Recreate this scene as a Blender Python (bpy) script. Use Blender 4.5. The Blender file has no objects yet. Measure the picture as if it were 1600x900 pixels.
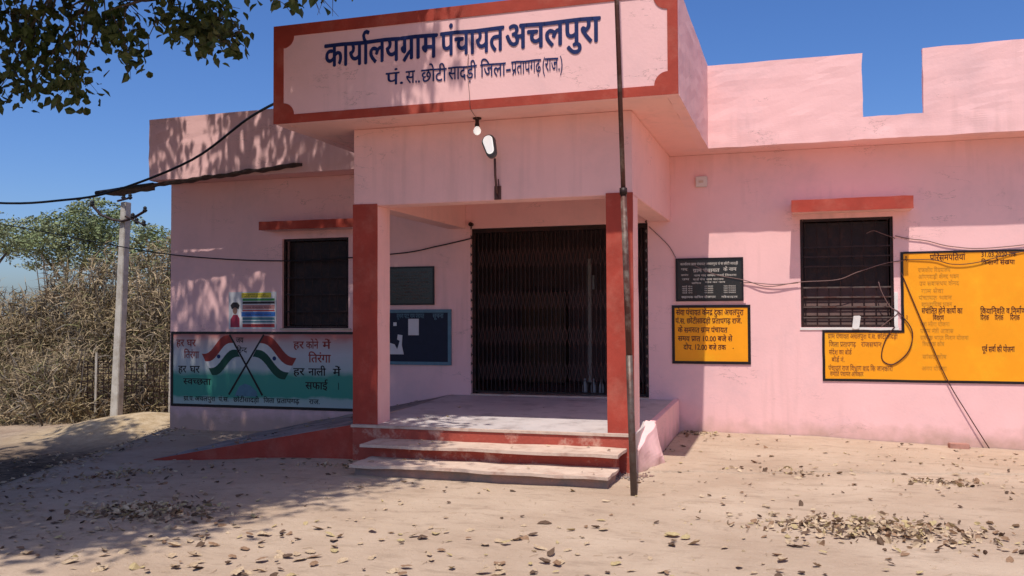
import bpy, bmesh, math, random
from mathutils import Vector, Matrix, noise
R = random.Random(7)
sc = bpy.context.scene
col = sc.collection
# ------------------------------------------------------------------ camera, sky, sun, exposure
F, PITCH, YAW, ROLL = 1420.4, math.radians(1.645), math.radians(17.476), math.radians(-.255)
fw = Vector((-math.sin(YAW)*math.cos(PITCH), math.cos(YAW)*math.cos(PITCH), math.sin(PITCH)))
rt0 = Vector((math.cos(YAW), math.sin(YAW), 0)); up0 = rt0.cross(fw)
rt = rt0*math.cos(ROLL)+up0*math.sin(ROLL); up = up0*math.cos(ROLL)-rt0*math.sin(ROLL)
cd = bpy.data.cameras.new('camera'); cam = bpy.data.objects.new('camera', cd); col.objects.link(cam)
cd.sensor_width = 36; cd.lens = F/1600*36; cd.clip_end = 3000; cd.clip_start = .05
m = Matrix.Identity(4)
for i in range(3):
    m[i][0] = rt[i]; m[i][1] = up[i]; m[i][2] = -fw[i]
m[2][3] = 1.55
cam.matrix_world = m
sc.camera = cam
SUN = Vector((.095, -1, 2.25)).normalized()
w = bpy.data.worlds.new('World'); sc.world = w; w.use_nodes = True
nt = w.node_tree; bg = nt.nodes['Background']
sky = nt.nodes.new('ShaderNodeTexSky'); sky.sky_type = 'NISHITA'; sky.sun_disc = False
sky.sun_elevation = math.asin(SUN.z); sky.sun_rotation = math.atan2(SUN.x, SUN.y)
sky.air_density = 1.0; sky.dust_density = 8.; sky.ozone_density = 6.; sky.altitude = 1800
hs = nt.nodes.new('ShaderNodeHueSaturation'); hs.inputs['Saturation'].default_value = 1.2; hs.inputs['Hue'].default_value = .509
nt.links.new(sky.outputs[0], hs.inputs['Color']); nt.links.new(hs.outputs[0], bg.inputs[0]); bg.inputs[1].default_value = .132
sl = bpy.data.lights.new('sun', 'SUN'); sl.energy = 3.85; sl.angle = math.radians(.6); sl.color = (1, .95, .87)
so = bpy.data.objects.new('sun', sl); col.objects.link(so); so.rotation_euler = SUN.to_track_quat('Z', 'Y').to_euler()
sc.view_settings.view_transform = 'Standard'; sc.view_settings.look = 'None'
sc.view_settings.exposure = .24; sc.view_settings.gamma = 1
try:
    sc.cycles.max_bounces = 8; sc.cycles.diffuse_bounces = 5
except Exception: pass

# ------------------------------------------------------------------ materials
def mat(name, c, rough=.8, var=.12, scale=3., c2=None, mix=(.45, .62), mscale=2., bump=.25, bscale=60., metal=0, spec=.3,
        streak=0, emit=0, dist=.004, tint=None):
    """base colour with fine value noise, an optional second colour in worn patches, and bump"""
    M = bpy.data.materials.new(name); M.use_nodes = True; t = M.node_tree; N = t.nodes; L = t.links
    b = N['Principled BSDF']; b.inputs['Roughness'].default_value = rough; b.inputs['Metallic'].default_value = metal
    b.inputs['Specular IOR Level'].default_value = spec
    tc = N.new('ShaderNodeTexCoord'); oc = tc.outputs['Object']
    n1 = N.new('ShaderNodeTexNoise'); n1.inputs['Scale'].default_value = scale; n1.inputs['Detail'].default_value = 8; n1.inputs['Roughness'].default_value = .62
    L.new(oc, n1.inputs['Vector'])
    r = N.new('ShaderNodeMapRange'); r.inputs[1].default_value = .25; r.inputs[2].default_value = .75
    r.inputs[3].default_value = 1-var; r.inputs[4].default_value = 1+var
    L.new(n1.outputs['Fac'], r.inputs[0])
    cur = N.new('ShaderNodeRGB'); cur.outputs[0].default_value = (*c, 1); cur = cur.outputs[0]
    if c2:
        n2 = N.new('ShaderNodeTexNoise'); n2.inputs['Scale'].default_value = mscale; n2.inputs['Detail'].default_value = 10; n2.inputs['Roughness'].default_value = .7
        if streak:
            mp = N.new('ShaderNodeMapping'); mp.inputs['Scale'].default_value = (1, 1, streak); L.new(oc, mp.inputs[0]); L.new(mp.outputs[0], n2.inputs['Vector'])
        else: L.new(oc, n2.inputs['Vector'])
        r2 = N.new('ShaderNodeMapRange'); r2.inputs[1].default_value = mix[0]; r2.inputs[2].default_value = mix[1]
        L.new(n2.outputs['Fac'], r2.inputs[0])
        mx = N.new('ShaderNodeMix'); mx.data_type = 'RGBA'; L.new(r2.outputs[0], mx.inputs[0]); L.new(cur, mx.inputs[6]); mx.inputs[7].default_value = (*c2, 1)
        cur = mx.outputs[2]
    ml = N.new('ShaderNodeVectorMath'); ml.operation = 'SCALE'; L.new(cur, ml.inputs[0]); L.new(r.outputs[0], ml.inputs['Scale'])
    L.new(ml.outputs[0], b.inputs['Base Color'])
    if bump:
        n3 = N.new('ShaderNodeTexNoise'); n3.inputs['Scale'].default_value = bscale; n3.inputs['Detail'].default_value = 5
        L.new(oc, n3.inputs['Vector'])
        n4 = N.new('ShaderNodeTexNoise'); n4.inputs['Scale'].default_value = bscale/14; n4.inputs['Detail'].default_value = 3
        L.new(oc, n4.inputs['Vector'])
        ad = N.new('ShaderNodeMath'); ad.operation = 'MULTIPLY_ADD'; ad.inputs[1].default_value = 2.2; L.new(n4.outputs['Fac'], ad.inputs[0]); L.new(n3.outputs['Fac'], ad.inputs[2])
        bp = N.new('ShaderNodeBump'); bp.inputs['Strength'].default_value = bump; bp.inputs['Distance'].default_value = dist
        L.new(ad.outputs[0], bp.inputs['Height']); L.new(bp.outputs[0], b.inputs['Normal'])
    if emit:
        b.inputs['Emission Color'].default_value = (1, .97, .9, 1); b.inputs['Emission Strength'].default_value = emit
    return M

PINK = (.86, .515, .492)
def pink_mat(name, c, low=True):
    M = mat(name, c, .82, .05, 1.6, c2=(c[0]*.86, c[1]*.90, c[2]*.92), mix=(.5, .72), mscale=1.1, bump=.3, bscale=30, dist=.005, spec=.2)
    t = M.node_tree; N = t.nodes; L = t.links; b = N['Principled BSDF']
    src = b.inputs['Base Color'].links[0].from_socket
    tc = N.new('ShaderNodeTexCoord')
    # hairline cracks: thin iso-lines of a noise, only in a few patches
    mp = N.new('ShaderNodeMapping'); mp.inputs['Scale'].default_value = (.5, .5, 1.6); L.new(tc.outputs['Object'], mp.inputs[0])
    n = N.new('ShaderNodeTexNoise'); n.inputs['Scale'].default_value = 1.7; n.inputs['Detail'].default_value = 9; n.inputs['Roughness'].default_value = .6; L.new(mp.outputs[0], n.inputs['Vector'])
    s = N.new('ShaderNodeMath'); s.operation = 'SUBTRACT'; s.inputs[1].default_value = .5; L.new(n.outputs['Fac'], s.inputs[0])
    a = N.new('ShaderNodeMath'); a.operation = 'ABSOLUTE'; L.new(s.outputs[0], a.inputs[0])
    r = N.new('ShaderNodeMapRange'); r.inputs[1].default_value = 0; r.inputs[2].default_value = .0035; r.inputs[3].default_value = 1; r.inputs[4].default_value = 0; L.new(a.outputs[0], r.inputs[0])
    n2 = N.new('ShaderNodeTexNoise'); n2.inputs['Scale'].default_value = 1.3; L.new(tc.outputs['Object'], n2.inputs['Vector'])
    r2 = N.new('ShaderNodeMapRange'); r2.inputs[1].default_value = .52; r2.inputs[2].default_value = .62; r2.inputs[4].default_value = .7; L.new(n2.outputs['Fac'], r2.inputs[0])
    mu = N.new('ShaderNodeMath'); mu.operation = 'MULTIPLY'; L.new(r.outputs[0], mu.inputs[0]); L.new(r2.outputs[0], mu.inputs[1])
    mx = N.new('ShaderNodeMix'); mx.data_type = 'RGBA'; L.new(mu.outputs[0], mx.inputs[0]); L.new(src, mx.inputs[6]); mx.inputs[7].default_value = (.25, .15, .13, 1)
    # splashed soil near the foot of the wall
    sp = N.new('ShaderNodeSeparateXYZ'); L.new(tc.outputs['Object'], sp.inputs[0])
    n3 = N.new('ShaderNodeTexNoise'); n3.inputs['Scale'].default_value = 5; n3.inputs['Detail'].default_value = 6; L.new(tc.outputs['Object'], n3.inputs['Vector'])
    ma = N.new('ShaderNodeMath'); ma.operation = 'MULTIPLY_ADD'; ma.inputs[1].default_value = -.45; L.new(n3.outputs['Fac'], ma.inputs[0]); L.new(sp.outputs[2], ma.inputs[2])
    r3 = N.new('ShaderNodeMapRange'); r3.inputs[1].default_value = -.26; r3.inputs[2].default_value = .0; r3.inputs[3].default_value = .75; r3.inputs[4].default_value = 0; L.new(ma.outputs[0], r3.inputs[0])
    mx2 = N.new('ShaderNodeMix'); mx2.data_type = 'RGBA'; L.new(r3.outputs[0], mx2.inputs[0]); L.new(mx.outputs[2], mx2.inputs[6]); mx2.inputs[7].default_value = (.42, .27, .19, 1)
    # rain runs: narrow vertical stains, and a few paler touched-up patches
    mp2 = N.new('ShaderNodeMapping'); mp2.inputs['Scale'].default_value = (7, 7, .45); L.new(tc.outputs['Object'], mp2.inputs[0])
    n5 = N.new('ShaderNodeTexNoise'); n5.inputs['Scale'].default_value = 1.4; n5.inputs['Detail'].default_value = 5; L.new(mp2.outputs[0], n5.inputs['Vector'])
    n6 = N.new('ShaderNodeTexNoise'); n6.inputs['Scale'].default_value = .8; n6.inputs['Detail'].default_value = 3; L.new(tc.outputs['Object'], n6.inputs['Vector'])
    m6 = N.new('ShaderNodeMath'); m6.operation = 'MULTIPLY'; L.new(n5.outputs['Fac'], m6.inputs[0]); L.new(n6.outputs['Fac'], m6.inputs[1])
    r6 = N.new('ShaderNodeMapRange'); r6.inputs[1].default_value = .30; r6.inputs[2].default_value = .42; r6.inputs[4].default_value = .22; L.new(m6.outputs[0], r6.inputs[0])
    mx3 = N.new('ShaderNodeMix'); mx3.data_type = 'RGBA'; L.new(r6.outputs[0], mx3.inputs[0]); L.new(mx2.outputs[2], mx3.inputs[6]); mx3.inputs[7].default_value = (.50, .30, .27, 1)
    L.new(mx3.outputs[2], b.inputs['Base Color'])
    return M
M = {}
M['pink'] = pink_mat('pink_limewash', PINK)
M['pink2'] = pink_mat('pink_limewash_warm', (.87, .51, .465))
M['red'] = mat('red_oxide_paint', (.36, .05, .03), .75, .2, 4, c2=(.42, .105, .07), mix=(.48, .72), mscale=3, bump=.4, bscale=40, dist=.004)
M['redworn'] = mat('worn_red_paint', (.37, .07, .045), .8, .15, 6, c2=(.55, .30, .22), mix=(.52, .66), mscale=5, bump=.7, bscale=30, dist=.008)
M['stone'] = mat('tread_stone', (.56, .42, .33), .8, .15, 5, c2=(.40, .24, .18), mix=(.5, .7), mscale=6, bump=.5, bscale=40, dist=.005)
M['floor'] = mat('porch_floor_stone', (.52, .46, .44), .6, .12, 2, c2=(.26, .21, .20), mix=(.5, .72), mscale=2.5, bump=.2, bscale=40)
M['concrete'] = mat('brown_cement', (.31, .19, .15), .9, .2, 4, c2=(.2, .17, .15), mscale=3, bump=.8, bscale=30, dist=.008)
M['ramp'] = mat('ramp_concrete', (.30, .25, .23), .9, .2, 4, c2=(.17, .14, .13), mscale=3, bump=.8, bscale=24, dist=.01)
M['black'] = mat('black_paint', (.012, .008, .009), .35, .3, 8, bump=.2)
M['iron'] = mat('dark_iron', (.022, .012, .012), .5, .3, 12, c2=(.045, .02, .015), mscale=9, bump=.3, bscale=90, metal=.2)
M['ironbrown'] = mat('brown_steel', (.10, .045, .035), .5, .3, 12, bump=.3, bscale=90)
M['shutter'] = mat('brown_shutter_wood', (.085, .04, .032), .55, .35, 6, bump=.3)
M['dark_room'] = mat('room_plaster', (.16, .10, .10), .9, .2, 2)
M['navy'] = mat('navy_letter_paint', (.012, .022, .10), .5, .25, 30, bump=.1)
M['yellow'] = mat('yellow_board_paint', (.88, .33, .006), .5, .07, 2.5, c2=(.84, .42, .012), mix=(.5, .8), mscale=2.2, bump=.2, bscale=50)
M['yfaded'] = mat('washed_out_lettering', (.62, .27, .02), .6, .2, 20, bump=0)
M['yfaded2'] = mat('half_washed_lettering', (.30, .10, .02), .6, .3, 20, bump=0)
M['maroon'] = mat('maroon_lettering', (.07, .012, .012), .5, .2, 20, bump=0)
M['white'] = mat('white_paint', (.72, .69, .64), .6, .08, 6, bump=.1)
M['grey_letter'] = mat('pale_engraved_letters', (.50, .46, .40), .6, .35, 14, bump=0)
M['granite'] = mat('black_granite', (.02, .017, .014), .22, .4, 60, bump=0, spec=.5)
M['bluefelt'] = mat('dark_blue_board', (.008, .010, .028), .5, .2, 10, bump=.1)
M['bluetrim'] = mat('blue_grey_trim', (.10, .19, .24), .6, .2, 8, bump=.2)
M['paper'] = mat('paper', (.62, .60, .60), .8, .05, 10, bump=0)
M['saffron'] = mat('flag_red_brown', (.27, .035, .025), .6, .2, 6, bump=.1)
M['flag_green'] = mat('flag_dark_green', (.012, .06, .035), .6, .2, 6, bump=.1)
M['flag_white'] = mat('flag_white', (.6, .58, .55), .6, .1, 6, bump=.1)
M['pole'] = mat('rusty_pipe', (.10, .040, .03), .55, .3, 8, c2=(.20, .15, .12), mix=(.5, .62), mscale=5, bump=.4, bscale=50, metal=.15)
M['polegrey'] = mat('worn_grey_pipe', (.12, .09, .075), .5, .3, 8, c2=(.09, .04, .03), mix=(.45, .6), mscale=7, bump=.4, bscale=50, metal=.3)
M['pcc'] = mat('utility_pole_concrete', (.50, .46, .40), .9, .12, 4, c2=(.36, .31, .25), mscale=3, bump=.5)
M['cable'] = mat('black_cable', (.012, .011, .012), .5, .1, 5, bump=0)
M['wire'] = mat('thin_wire', (.16, .09, .08), .5, .1, 5, bump=0)
M['wire_dark'] = mat('thin_dark_wire', (.06, .02, .018), .5, .1, 5, bump=0)
M['lens'] = mat('lamp_lens', (.85, .86, .84), .3, .03, 5, bump=0, emit=.5)
M['lampbody'] = mat('lamp_body', (.10, .10, .10), .4, .1, 5, bump=0)
M['plastic'] = mat('white_plastic', (.66, .58, .52), .4, .04, 5, bump=0)
M['bark'] = mat('bark', (.11, .085, .065), .95, .35, 6, bump=1, bscale=20, dist=.02)
M['leaf'] = mat('tree_leaf', (.055, .085, .022), .55, .35, 3, c2=(.085, .085, .03), mscale=1.5, bump=0)
M['leafdry'] = mat('dry_leaf_tan', (.50, .37, .24), .75, .3, 9, c2=(.30, .20, .12), mscale=8, bump=.3)
M['leafdry2'] = mat('dry_leaf_brown', (.24, .14, .08), .8, .35, 9, bump=.3)
M['leafdry3'] = mat('dry_leaf_dark', (.11, .065, .04), .8, .35, 9, bump=.3)
M['leafyel'] = mat('dry_leaf_yellow', (.40, .30, .15), .7, .25, 9, bump=.3)
M['twig'] = mat('dry_twigs', (.36, .27, .17), .9, .4, .9, c2=(.25, .185, .10), mix=(.42, .6), mscale=.8, bump=0)
M['twig3'] = mat('grey_twigs', (.20, .17, .14), .9, .4, 1.2, c2=(.10, .075, .05), mix=(.42, .6), mscale=1., bump=0)
M['twig2'] = mat('olive_scrub', (.19, .18, .08), .9, .4, 1.5, c2=(.30, .22, .11), mscale=.7, bump=0)
M['acacia'] = mat('light_green_foliage', (.17, .21, .09), .7, .35, 1., c2=(.25, .25, .14), mscale=.6, bump=0)
M['rubber'] = mat('asbestos_sheet', (.09, .06, .05), .9, .3, 6, c2=(.05, .04, .04), mscale=4, bump=1, bscale=30, dist=.01)
M['brick'] = mat('pinkish_brick', (.40, .20, .15), .9, .2, 9, bump=.6)
M['sand'] = mat('sandy_bank', (.45, .33, .21), .95, .2, 2, c2=(.30, .21, .12), mscale=3, bump=1, bscale=10, dist=.03)
M['frosted'] = mat('pale_translucent_plastic', (.36, .36, .36), .3, .1, 6, bump=0)
M['wood'] = mat('brown_furniture', (.12, .065, .04), .5, .3, 5)

def ground_mat():
    Mt = bpy.data.materials.new('yard_dust'); Mt.use_nodes = True; t = Mt.node_tree; N = t.nodes; L = t.links
    b = N['Principled BSDF']; b.inputs['Roughness'].default_value = .95; b.inputs['Specular IOR Level'].default_value = .1
    tc = N.new('ShaderNodeTexCoord'); oc = tc.outputs['Object']
    def ns(s, d, rg=.6, map=None):
        n = N.new('ShaderNodeTexNoise'); n.inputs['Scale'].default_value = s; n.inputs['Detail'].default_value = d; n.inputs['Roughness'].default_value = rg
        if map:
            mp = N.new('ShaderNodeMapping'); mp.inputs['Scale'].default_value = map; mp.inputs['Rotation'].default_value = (0, 0, .25); L.new(oc, mp.inputs[0]); L.new(mp.outputs[0], n.inputs['Vector'])
        else: L.new(oc, n.inputs['Vector'])
        return n.outputs['Fac']
    def mr(s, a, b_, c=0, d=1):
        r = N.new('ShaderNodeMapRange'); r.inputs[1].default_value = a; r.inputs[2].default_value = b_; r.inputs[3].default_value = c; r.inputs[4].default_value = d; L.new(s, r.inputs[0]); return r.outputs[0]
    def mix(f, a, b_):
        x = N.new('ShaderNodeMix'); x.data_type = 'RGBA'; L.new(f, x.inputs[0])
        for i, v in ((6, a), (7, b_)):
            if isinstance(v, tuple): x.inputs[i].default_value = (*v, 1)
            else: L.new(v, x.inputs[i])
        return x.outputs[2]
    c = mix(mr(ns(.9, 8), .35, .65), (.43, .31, .222), (.53, .40, .295))
    c = mix(mr(ns(2.2, 10, .7, (1, 2.6, 1)), .52, .68, 0, .8), c, (.34, .245, .175))
    c = mix(mr(ns(5.5, 8, .7), .60, .72, 0, .7), c, (.25, .175, .125))
    c = mix(mr(ns(45, 4, .7), .60, .75, 0, .55), c, (.62, .52, .42))
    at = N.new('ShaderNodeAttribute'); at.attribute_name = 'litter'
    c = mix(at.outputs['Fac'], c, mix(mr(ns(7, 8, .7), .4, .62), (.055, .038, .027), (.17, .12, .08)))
    at2 = N.new('ShaderNodeAttribute'); at2.attribute_name = 'drygrass'
    c = mix(at2.outputs['Fac'], c, mix(mr(ns(5, 8, .7), .4, .62), (.36, .26, .15), (.48, .37, .24)))
    L.new(c, b.inputs['Base Color'])
    s1 = ns(70, 6, .75); s2 = ns(13, 8, .7)
    ad = N.new('ShaderNodeMath'); ad.operation = 'MULTIPLY_ADD'; ad.inputs[1].default_value = 3.; L.new(s2, ad.inputs[0]); L.new(s1, ad.inputs[2])
    bp = N.new('ShaderNodeBump'); bp.inputs['Strength'].default_value = .7; bp.inputs['Distance'].default_value = .012
    L.new(ad.outputs[0], bp.inputs['Height']); L.new(bp.outputs[0], b.inputs['Normal'])
    return Mt
M['ground'] = ground_mat()
def mural_mat():
    Mt = bpy.data.materials.new('mural_tricolour_ground'); Mt.use_nodes = True; t = Mt.node_tree; N = t.nodes; L = t.links
    b = N['Principled BSDF']; b.inputs['Roughness'].default_value = .6
    tc = N.new('ShaderNodeTexCoord'); sp = N.new('ShaderNodeSeparateXYZ'); L.new(tc.outputs['Object'], sp.inputs[0])
    n = N.new('ShaderNodeTexNoise'); n.inputs['Scale'].default_value = 3; n.inputs['Detail'].default_value = 6; L.new(tc.outputs['Object'], n.inputs['Vector'])
    a = N.new('ShaderNodeMath'); a.operation = 'MULTIPLY_ADD'; a.inputs[1].default_value = .16; L.new(n.outputs['Fac'], a.inputs[0]); L.new(sp.outputs[2], a.inputs[2])
    r = N.new('ShaderNodeMapRange'); r.inputs[1].default_value = .28; r.inputs[2].default_value = 1.38; L.new(a.outputs[0], r.inputs[0])
    cr = N.new('ShaderNodeValToRGB'); L.new(r.outputs[0], cr.inputs[0]); e = cr.color_ramp.elements
    e[0].position = 0; e[0].color = (.40, .46, .42, 1); e[1].position = .95; e[1].color = (.50, .16, .13, 1)
    for p, c in ((.10, (.33, .42, .37)), (.14, (.04, .26, .18)), (.40, (.05, .27, .19)), (.50, (.42, .46, .44)), (.72, (.50, .47, .47)), (.86, (.50, .36, .34))):
        q = e.new(p); q.color = (*c, 1)
    L.new(cr.outputs[0], b.inputs['Base Color']); return Mt
M['mural'] = mural_mat()

# ------------------------------------------------------------------ mesh helpers
def link(o, parent=None):
    col.objects.link(o)
    if parent: o.parent = parent
    return o
def tag(o, label=None, cat=None, group=None, kind=None):
    for k, v in (('label', label), ('category', cat), ('group', group), ('kind', kind)):
        if v: o[k] = v
    return o
def empty(name, loc=(0, 0, 0)):
    o = bpy.data.objects.new(name, None); o.location = loc; o.empty_display_size = .2
    return link(o)
class MB:
    def __init__(s, off=(0, 0, 0)): s.v = []; s.f = []; s.o = off
    def add(s, vs, fs):
        b = len(s.v); s.v += [(v[0]-s.o[0], v[1]-s.o[1], v[2]-s.o[2]) for v in vs]; s.f += [tuple(b+i for i in f) for f in fs]; return s
    def box(s, x0, x1, y0, y1, z0, z1):
        return s.add([(x, y, z) for z in (z0, z1) for y in (y0, y1) for x in (x0, x1)],
                     [(0, 2, 3, 1), (4, 5, 7, 6), (0, 1, 5, 4), (2, 6, 7, 3), (0, 4, 6, 2), (1, 3, 7, 5)])
    def prismY(s, poly, y0, y1):      # poly in (x,z), ccw seen from -Y
        n = len(poly)
        vs = [(x, y0, z) for x, z in poly]+[(x, y1, z) for x, z in poly]
        return s.add(vs, [tuple(range(n)), tuple(range(2*n-1, n-1, -1))]+[(i, i+n, (i+1) % n+n, (i+1) % n) for i in range(n)])
    def prismZ(s, poly, z0, z1):
        n = len(poly)
        return s.add([(x, y, z0) for x, y in poly]+[(x, y, z1) for x, y in poly],
                     [tuple(range(n-1, -1, -1)), tuple(range(n, 2*n))]+[(i, (i+1) % n, (i+1) % n+n, i+n) for i in range(n)])
    def flat(s, poly, y):             # thin painted shape on a wall, faces -Y
        return s.add([(x, y, z) for x, z in poly], [tuple(range(len(poly)))])
    def tube(s, pts, r, n=6, r1=None, cap=True):
        pts = [Vector(p) for p in pts]; k = len(pts); vs = []; fs = []; u = None
        for i, p in enumerate(pts):
            d = (pts[min(i+1, k-1)]-pts[max(i-1, 0)]).normalized()
            if u is None: u = d.orthogonal().normalized()
            else: u = (u-d*u.dot(d)).normalized()
            w_ = d.cross(u); rr = r if r1 is None else r+(r1-r)*i/(k-1)
            vs += [p+(u*math.cos(a)+w_*math.sin(a))*rr for a in (2*math.pi*j/n for j in range(n))]
        for i in range(k-1):
            for j in range(n): fs.append((i*n+j, i*n+(j+1) % n, (i+1)*n+(j+1) % n, (i+1)*n+j))
        if cap: fs += [tuple(range(n-1, -1, -1)), tuple(range((k-1)*n, k*n))]
        return s.add(vs, fs)
    def lathe(s, prof, c, n=12, axis=None):   # prof (r,h) along axis
        ax = Vector(axis or (0, 0, 1)).normalized(); u = ax.orthogonal().normalized(); w_ = ax.cross(u); c = Vector(c); k = len(prof); vs = []; fs = []
        for r, h in prof: vs += [c+ax*h+(u*math.cos(a)+w_*math.sin(a))*r for a in (2*math.pi*j/n for j in range(n))]
        for i in range(k-1):
            for j in range(n): fs.append((i*n+j, i*n+(j+1) % n, (i+1)*n+(j+1) % n, (i+1)*n+j))
        fs += [tuple(range(n-1, -1, -1)), tuple(range((k-1)*n, k*n))]
        return s.add(vs, fs)
    def build(s, name, mt, parent=None, smooth=False, bevel=0, rough=0):
        me = bpy.data.meshes.new(name); me.from_pydata([tuple(v) for v in s.v], [], s.f); me.materials.append(M[mt] if isinstance(mt, str) else mt)
        if bevel or rough:
            bm = bmesh.new(); bm.from_mesh(me)
            if bevel: bmesh.ops.bevel(bm, geom=bm.edges[:], offset=bevel, segments=2, affect='EDGES', clamp_overlap=True)
            if rough:
                for it in range(1): bmesh.ops.subdivide_edges(bm, edges=[e for e in bm.edges if e.calc_length() > .12], cuts=10, use_grid_fill=True)
                for v in bm.verts:
                    v.co += Vector([noise.noise(v.co*6+Vector((k*9., 3, 1))) for k in range(3)])*rough
            bm.to_mesh(me); bm.free()
        if smooth: me.polygons.foreach_set('use_smooth', [True]*len(me.polygons))
        me.update()
        o = bpy.data.objects.new(name, me); o.location = s.o
        link(o, parent)
        if parent is not None:
            w0 = Vector((0, 0, 0)); q = parent
            while q is not None: w0 += q.location; q = q.parent
            o.location = Vector(s.o)-w0
        return o
def wall_holes(mb, xs, zs, y0, y1, holes):
    """vertical slab in x-z with rectangular openings, one closed shell"""
    xs = sorted(set(xs)); zs = sorted(set(zs))
    def solid(i, j):
        if i < 0 or j < 0 or i >= len(xs)-1 or j >= len(zs)-1: return False
        cx = (xs[i]+xs[i+1])/2; cz = (zs[j]+zs[j+1])/2
        return not any(a < cx < b and c < cz < d for a, b, c, d in holes)
    vs = []; idx = {}
    def V(i, j, k):
        if (i, j, k) not in idx: idx[(i, j, k)] = len(vs); vs.append((xs[i], (y0, y1)[k], zs[j]))
        return idx[(i, j, k)]
    fs = []
    for i in range(len(xs)-1):
        for j in range(len(zs)-1):
            if not solid(i, j): continue
            fs.append((V(i, j, 0), V(i+1, j, 0), V(i+1, j+1, 0), V(i, j+1, 0)))
            fs.append((V(i, j, 1), V(i, j+1, 1), V(i+1, j+1, 1), V(i+1, j, 1)))
            if not solid(i-1, j): fs.append((V(i, j, 0), V(i, j+1, 0), V(i, j+1, 1), V(i, j, 1)))
            if not solid(i+1, j): fs.append((V(i+1, j, 0), V(i+1, j, 1), V(i+1, j+1, 1), V(i+1, j+1, 0)))
            if not solid(i, j-1): fs.append((V(i, j, 0), V(i, j, 1), V(i+1, j, 1), V(i+1, j, 0)))
            if not solid(i, j+1): fs.append((V(i, j+1, 0), V(i+1, j+1, 0), V(i+1, j+1, 1), V(i, j+1, 1)))
    mb.add(vs, fs)

# ------------------------------------------------------------------ lettering (built-in font glyphs, joined by hand)
_g = {}
def glyph(s, off=0.0):
    k = (s, off)
    if k in _g: return _g[k]
    c = bpy.data.curves.new('t', 'FONT'); c.body = s; c.resolution_u = 2; c.offset = off
    o = bpy.data.objects.new('t', c); col.objects.link(o)
    dg = bpy.context.evaluated_depsgraph_get(); dg.update(); e = o.evaluated_get(dg); me = e.to_mesh()
    r = ([tuple(v.co[:2]) for v in me.vertices], [tuple(p.vertices) for p in me.polygons])
    e.to_mesh_clear(); bpy.data.objects.remove(o); bpy.data.curves.remove(c)
    _g[k] = r; return r
def adv(ch):
    if ch == ' ': return .26
    return max(v[0] for v in glyph(ch+'|')[0] if v[1] < -.22)-.168
def stroke(pts, t0, t1):
    n = len(pts); vs = []; fs = []
    for i, (x, y) in enumerate(pts):
        a = pts[max(i-1, 0)]; b = pts[min(i+1, n-1)]; dx, dy = b[0]-a[0], b[1]-a[1]; l = math.hypot(dx, dy) or 1
        t = (t0+(t1-t0)*i/(n-1))/2; vs += [(x-dy/l*t, y+dx/l*t), (x+dy/l*t, y-dx/l*t)]
    for i in range(n-1): fs.append((2*i+1, 2*i+3, 2*i+2, 2*i))
    return vs, fs
def clip_right(g, x):
    bm = bmesh.new(); vs = [bm.verts.new((a, b, 0)) for a, b in g[0]]
    for f in g[1]:
        try: bm.faces.new([vs[i] for i in f])
        except ValueError: pass
    bmesh.ops.bisect_plane(bm, geom=bm.verts[:]+bm.edges[:]+bm.faces[:], plane_co=(x, 0, 0), plane_no=(1, 0, 0), clear_outer=True)
    bm.verts.index_update(); r = ([(v.co.x, v.co.y) for v in bm.verts], [tuple(v.index for v in f.verts) for f in bm.faces]); bm.free(); return r
def layout(text, off=0.):
    """'~' half form, '^' hook over the line, '`' slanted stroke at the foot; vowel sign i is typed before its letter"""
    x = 0; V_ = []; F_ = []; last = 0
    def put(g, dx):
        b = len(V_); V_.extend((a+dx, c) for a, c in g[0]); F_.extend(tuple(b+i for i in f) for f in g[1])
    th = .075+2*off; i = 0
    while i < len(text):
        ch = text[i]; nx = text[i+1] if i+1 < len(text) else ''
        if ch == '^': put(stroke([(-.13, .60), (-.2, .70), (-.215, .79), (-.17, .86), (-.09, .875), (0, .84)], th*.9, th*1.1), x)
        elif ch == '`': put(stroke([(-.15, .24), (-.26, .15), (-.42, -.03)], th*.8, th*1.2), x)
        elif nx == '~':
            put(clip_right(glyph(ch, off), adv(ch)-.19-off), x); x += adv(ch)-.19; i += 1
        else:
            if ch != ' ': put(glyph(ch, off), x)
            x += adv(ch) if ch not in 'ंुूेैृ' else 0
        i += 1
    return V_, F_, x
def letters(mb, text, x0, zb, h, y, width=None, off=0., slope=0., jit=0.):
    """h = height of the letter body; zb = its foot line; optional width stretches the line to fit"""
    v, f, wd = layout(text); k = h/.622; kx = width/wd if width else k*.92
    o = []; F_ = []
    sh_ = [(0, 0)] if off <= .011 else [(-off, 0), (off, .3*off), (0, -off*.6), (0, off*.7)]
    for j, (ox, oy) in enumerate(sh_):
        n0 = len(o); o += [(x0+(a+ox)*kx, y-.0004*j, zb+(b+oy)*k+slope*a*kx+(jit*math.sin(a*3.1) if jit else 0)) for a, b in v]; F_ += [tuple(n0+i for i in q) for q in f]
    f = F_; mb.add(o, f); mb.__dict__.setdefault('seg', []).append((o, f)); return wd*kx

def lines(t, name, mt_, parent):      # every word or line is a part of its own
    for o_, f_ in t.seg: MB().add(o_, f_).build(name, mt_, parent)

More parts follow.
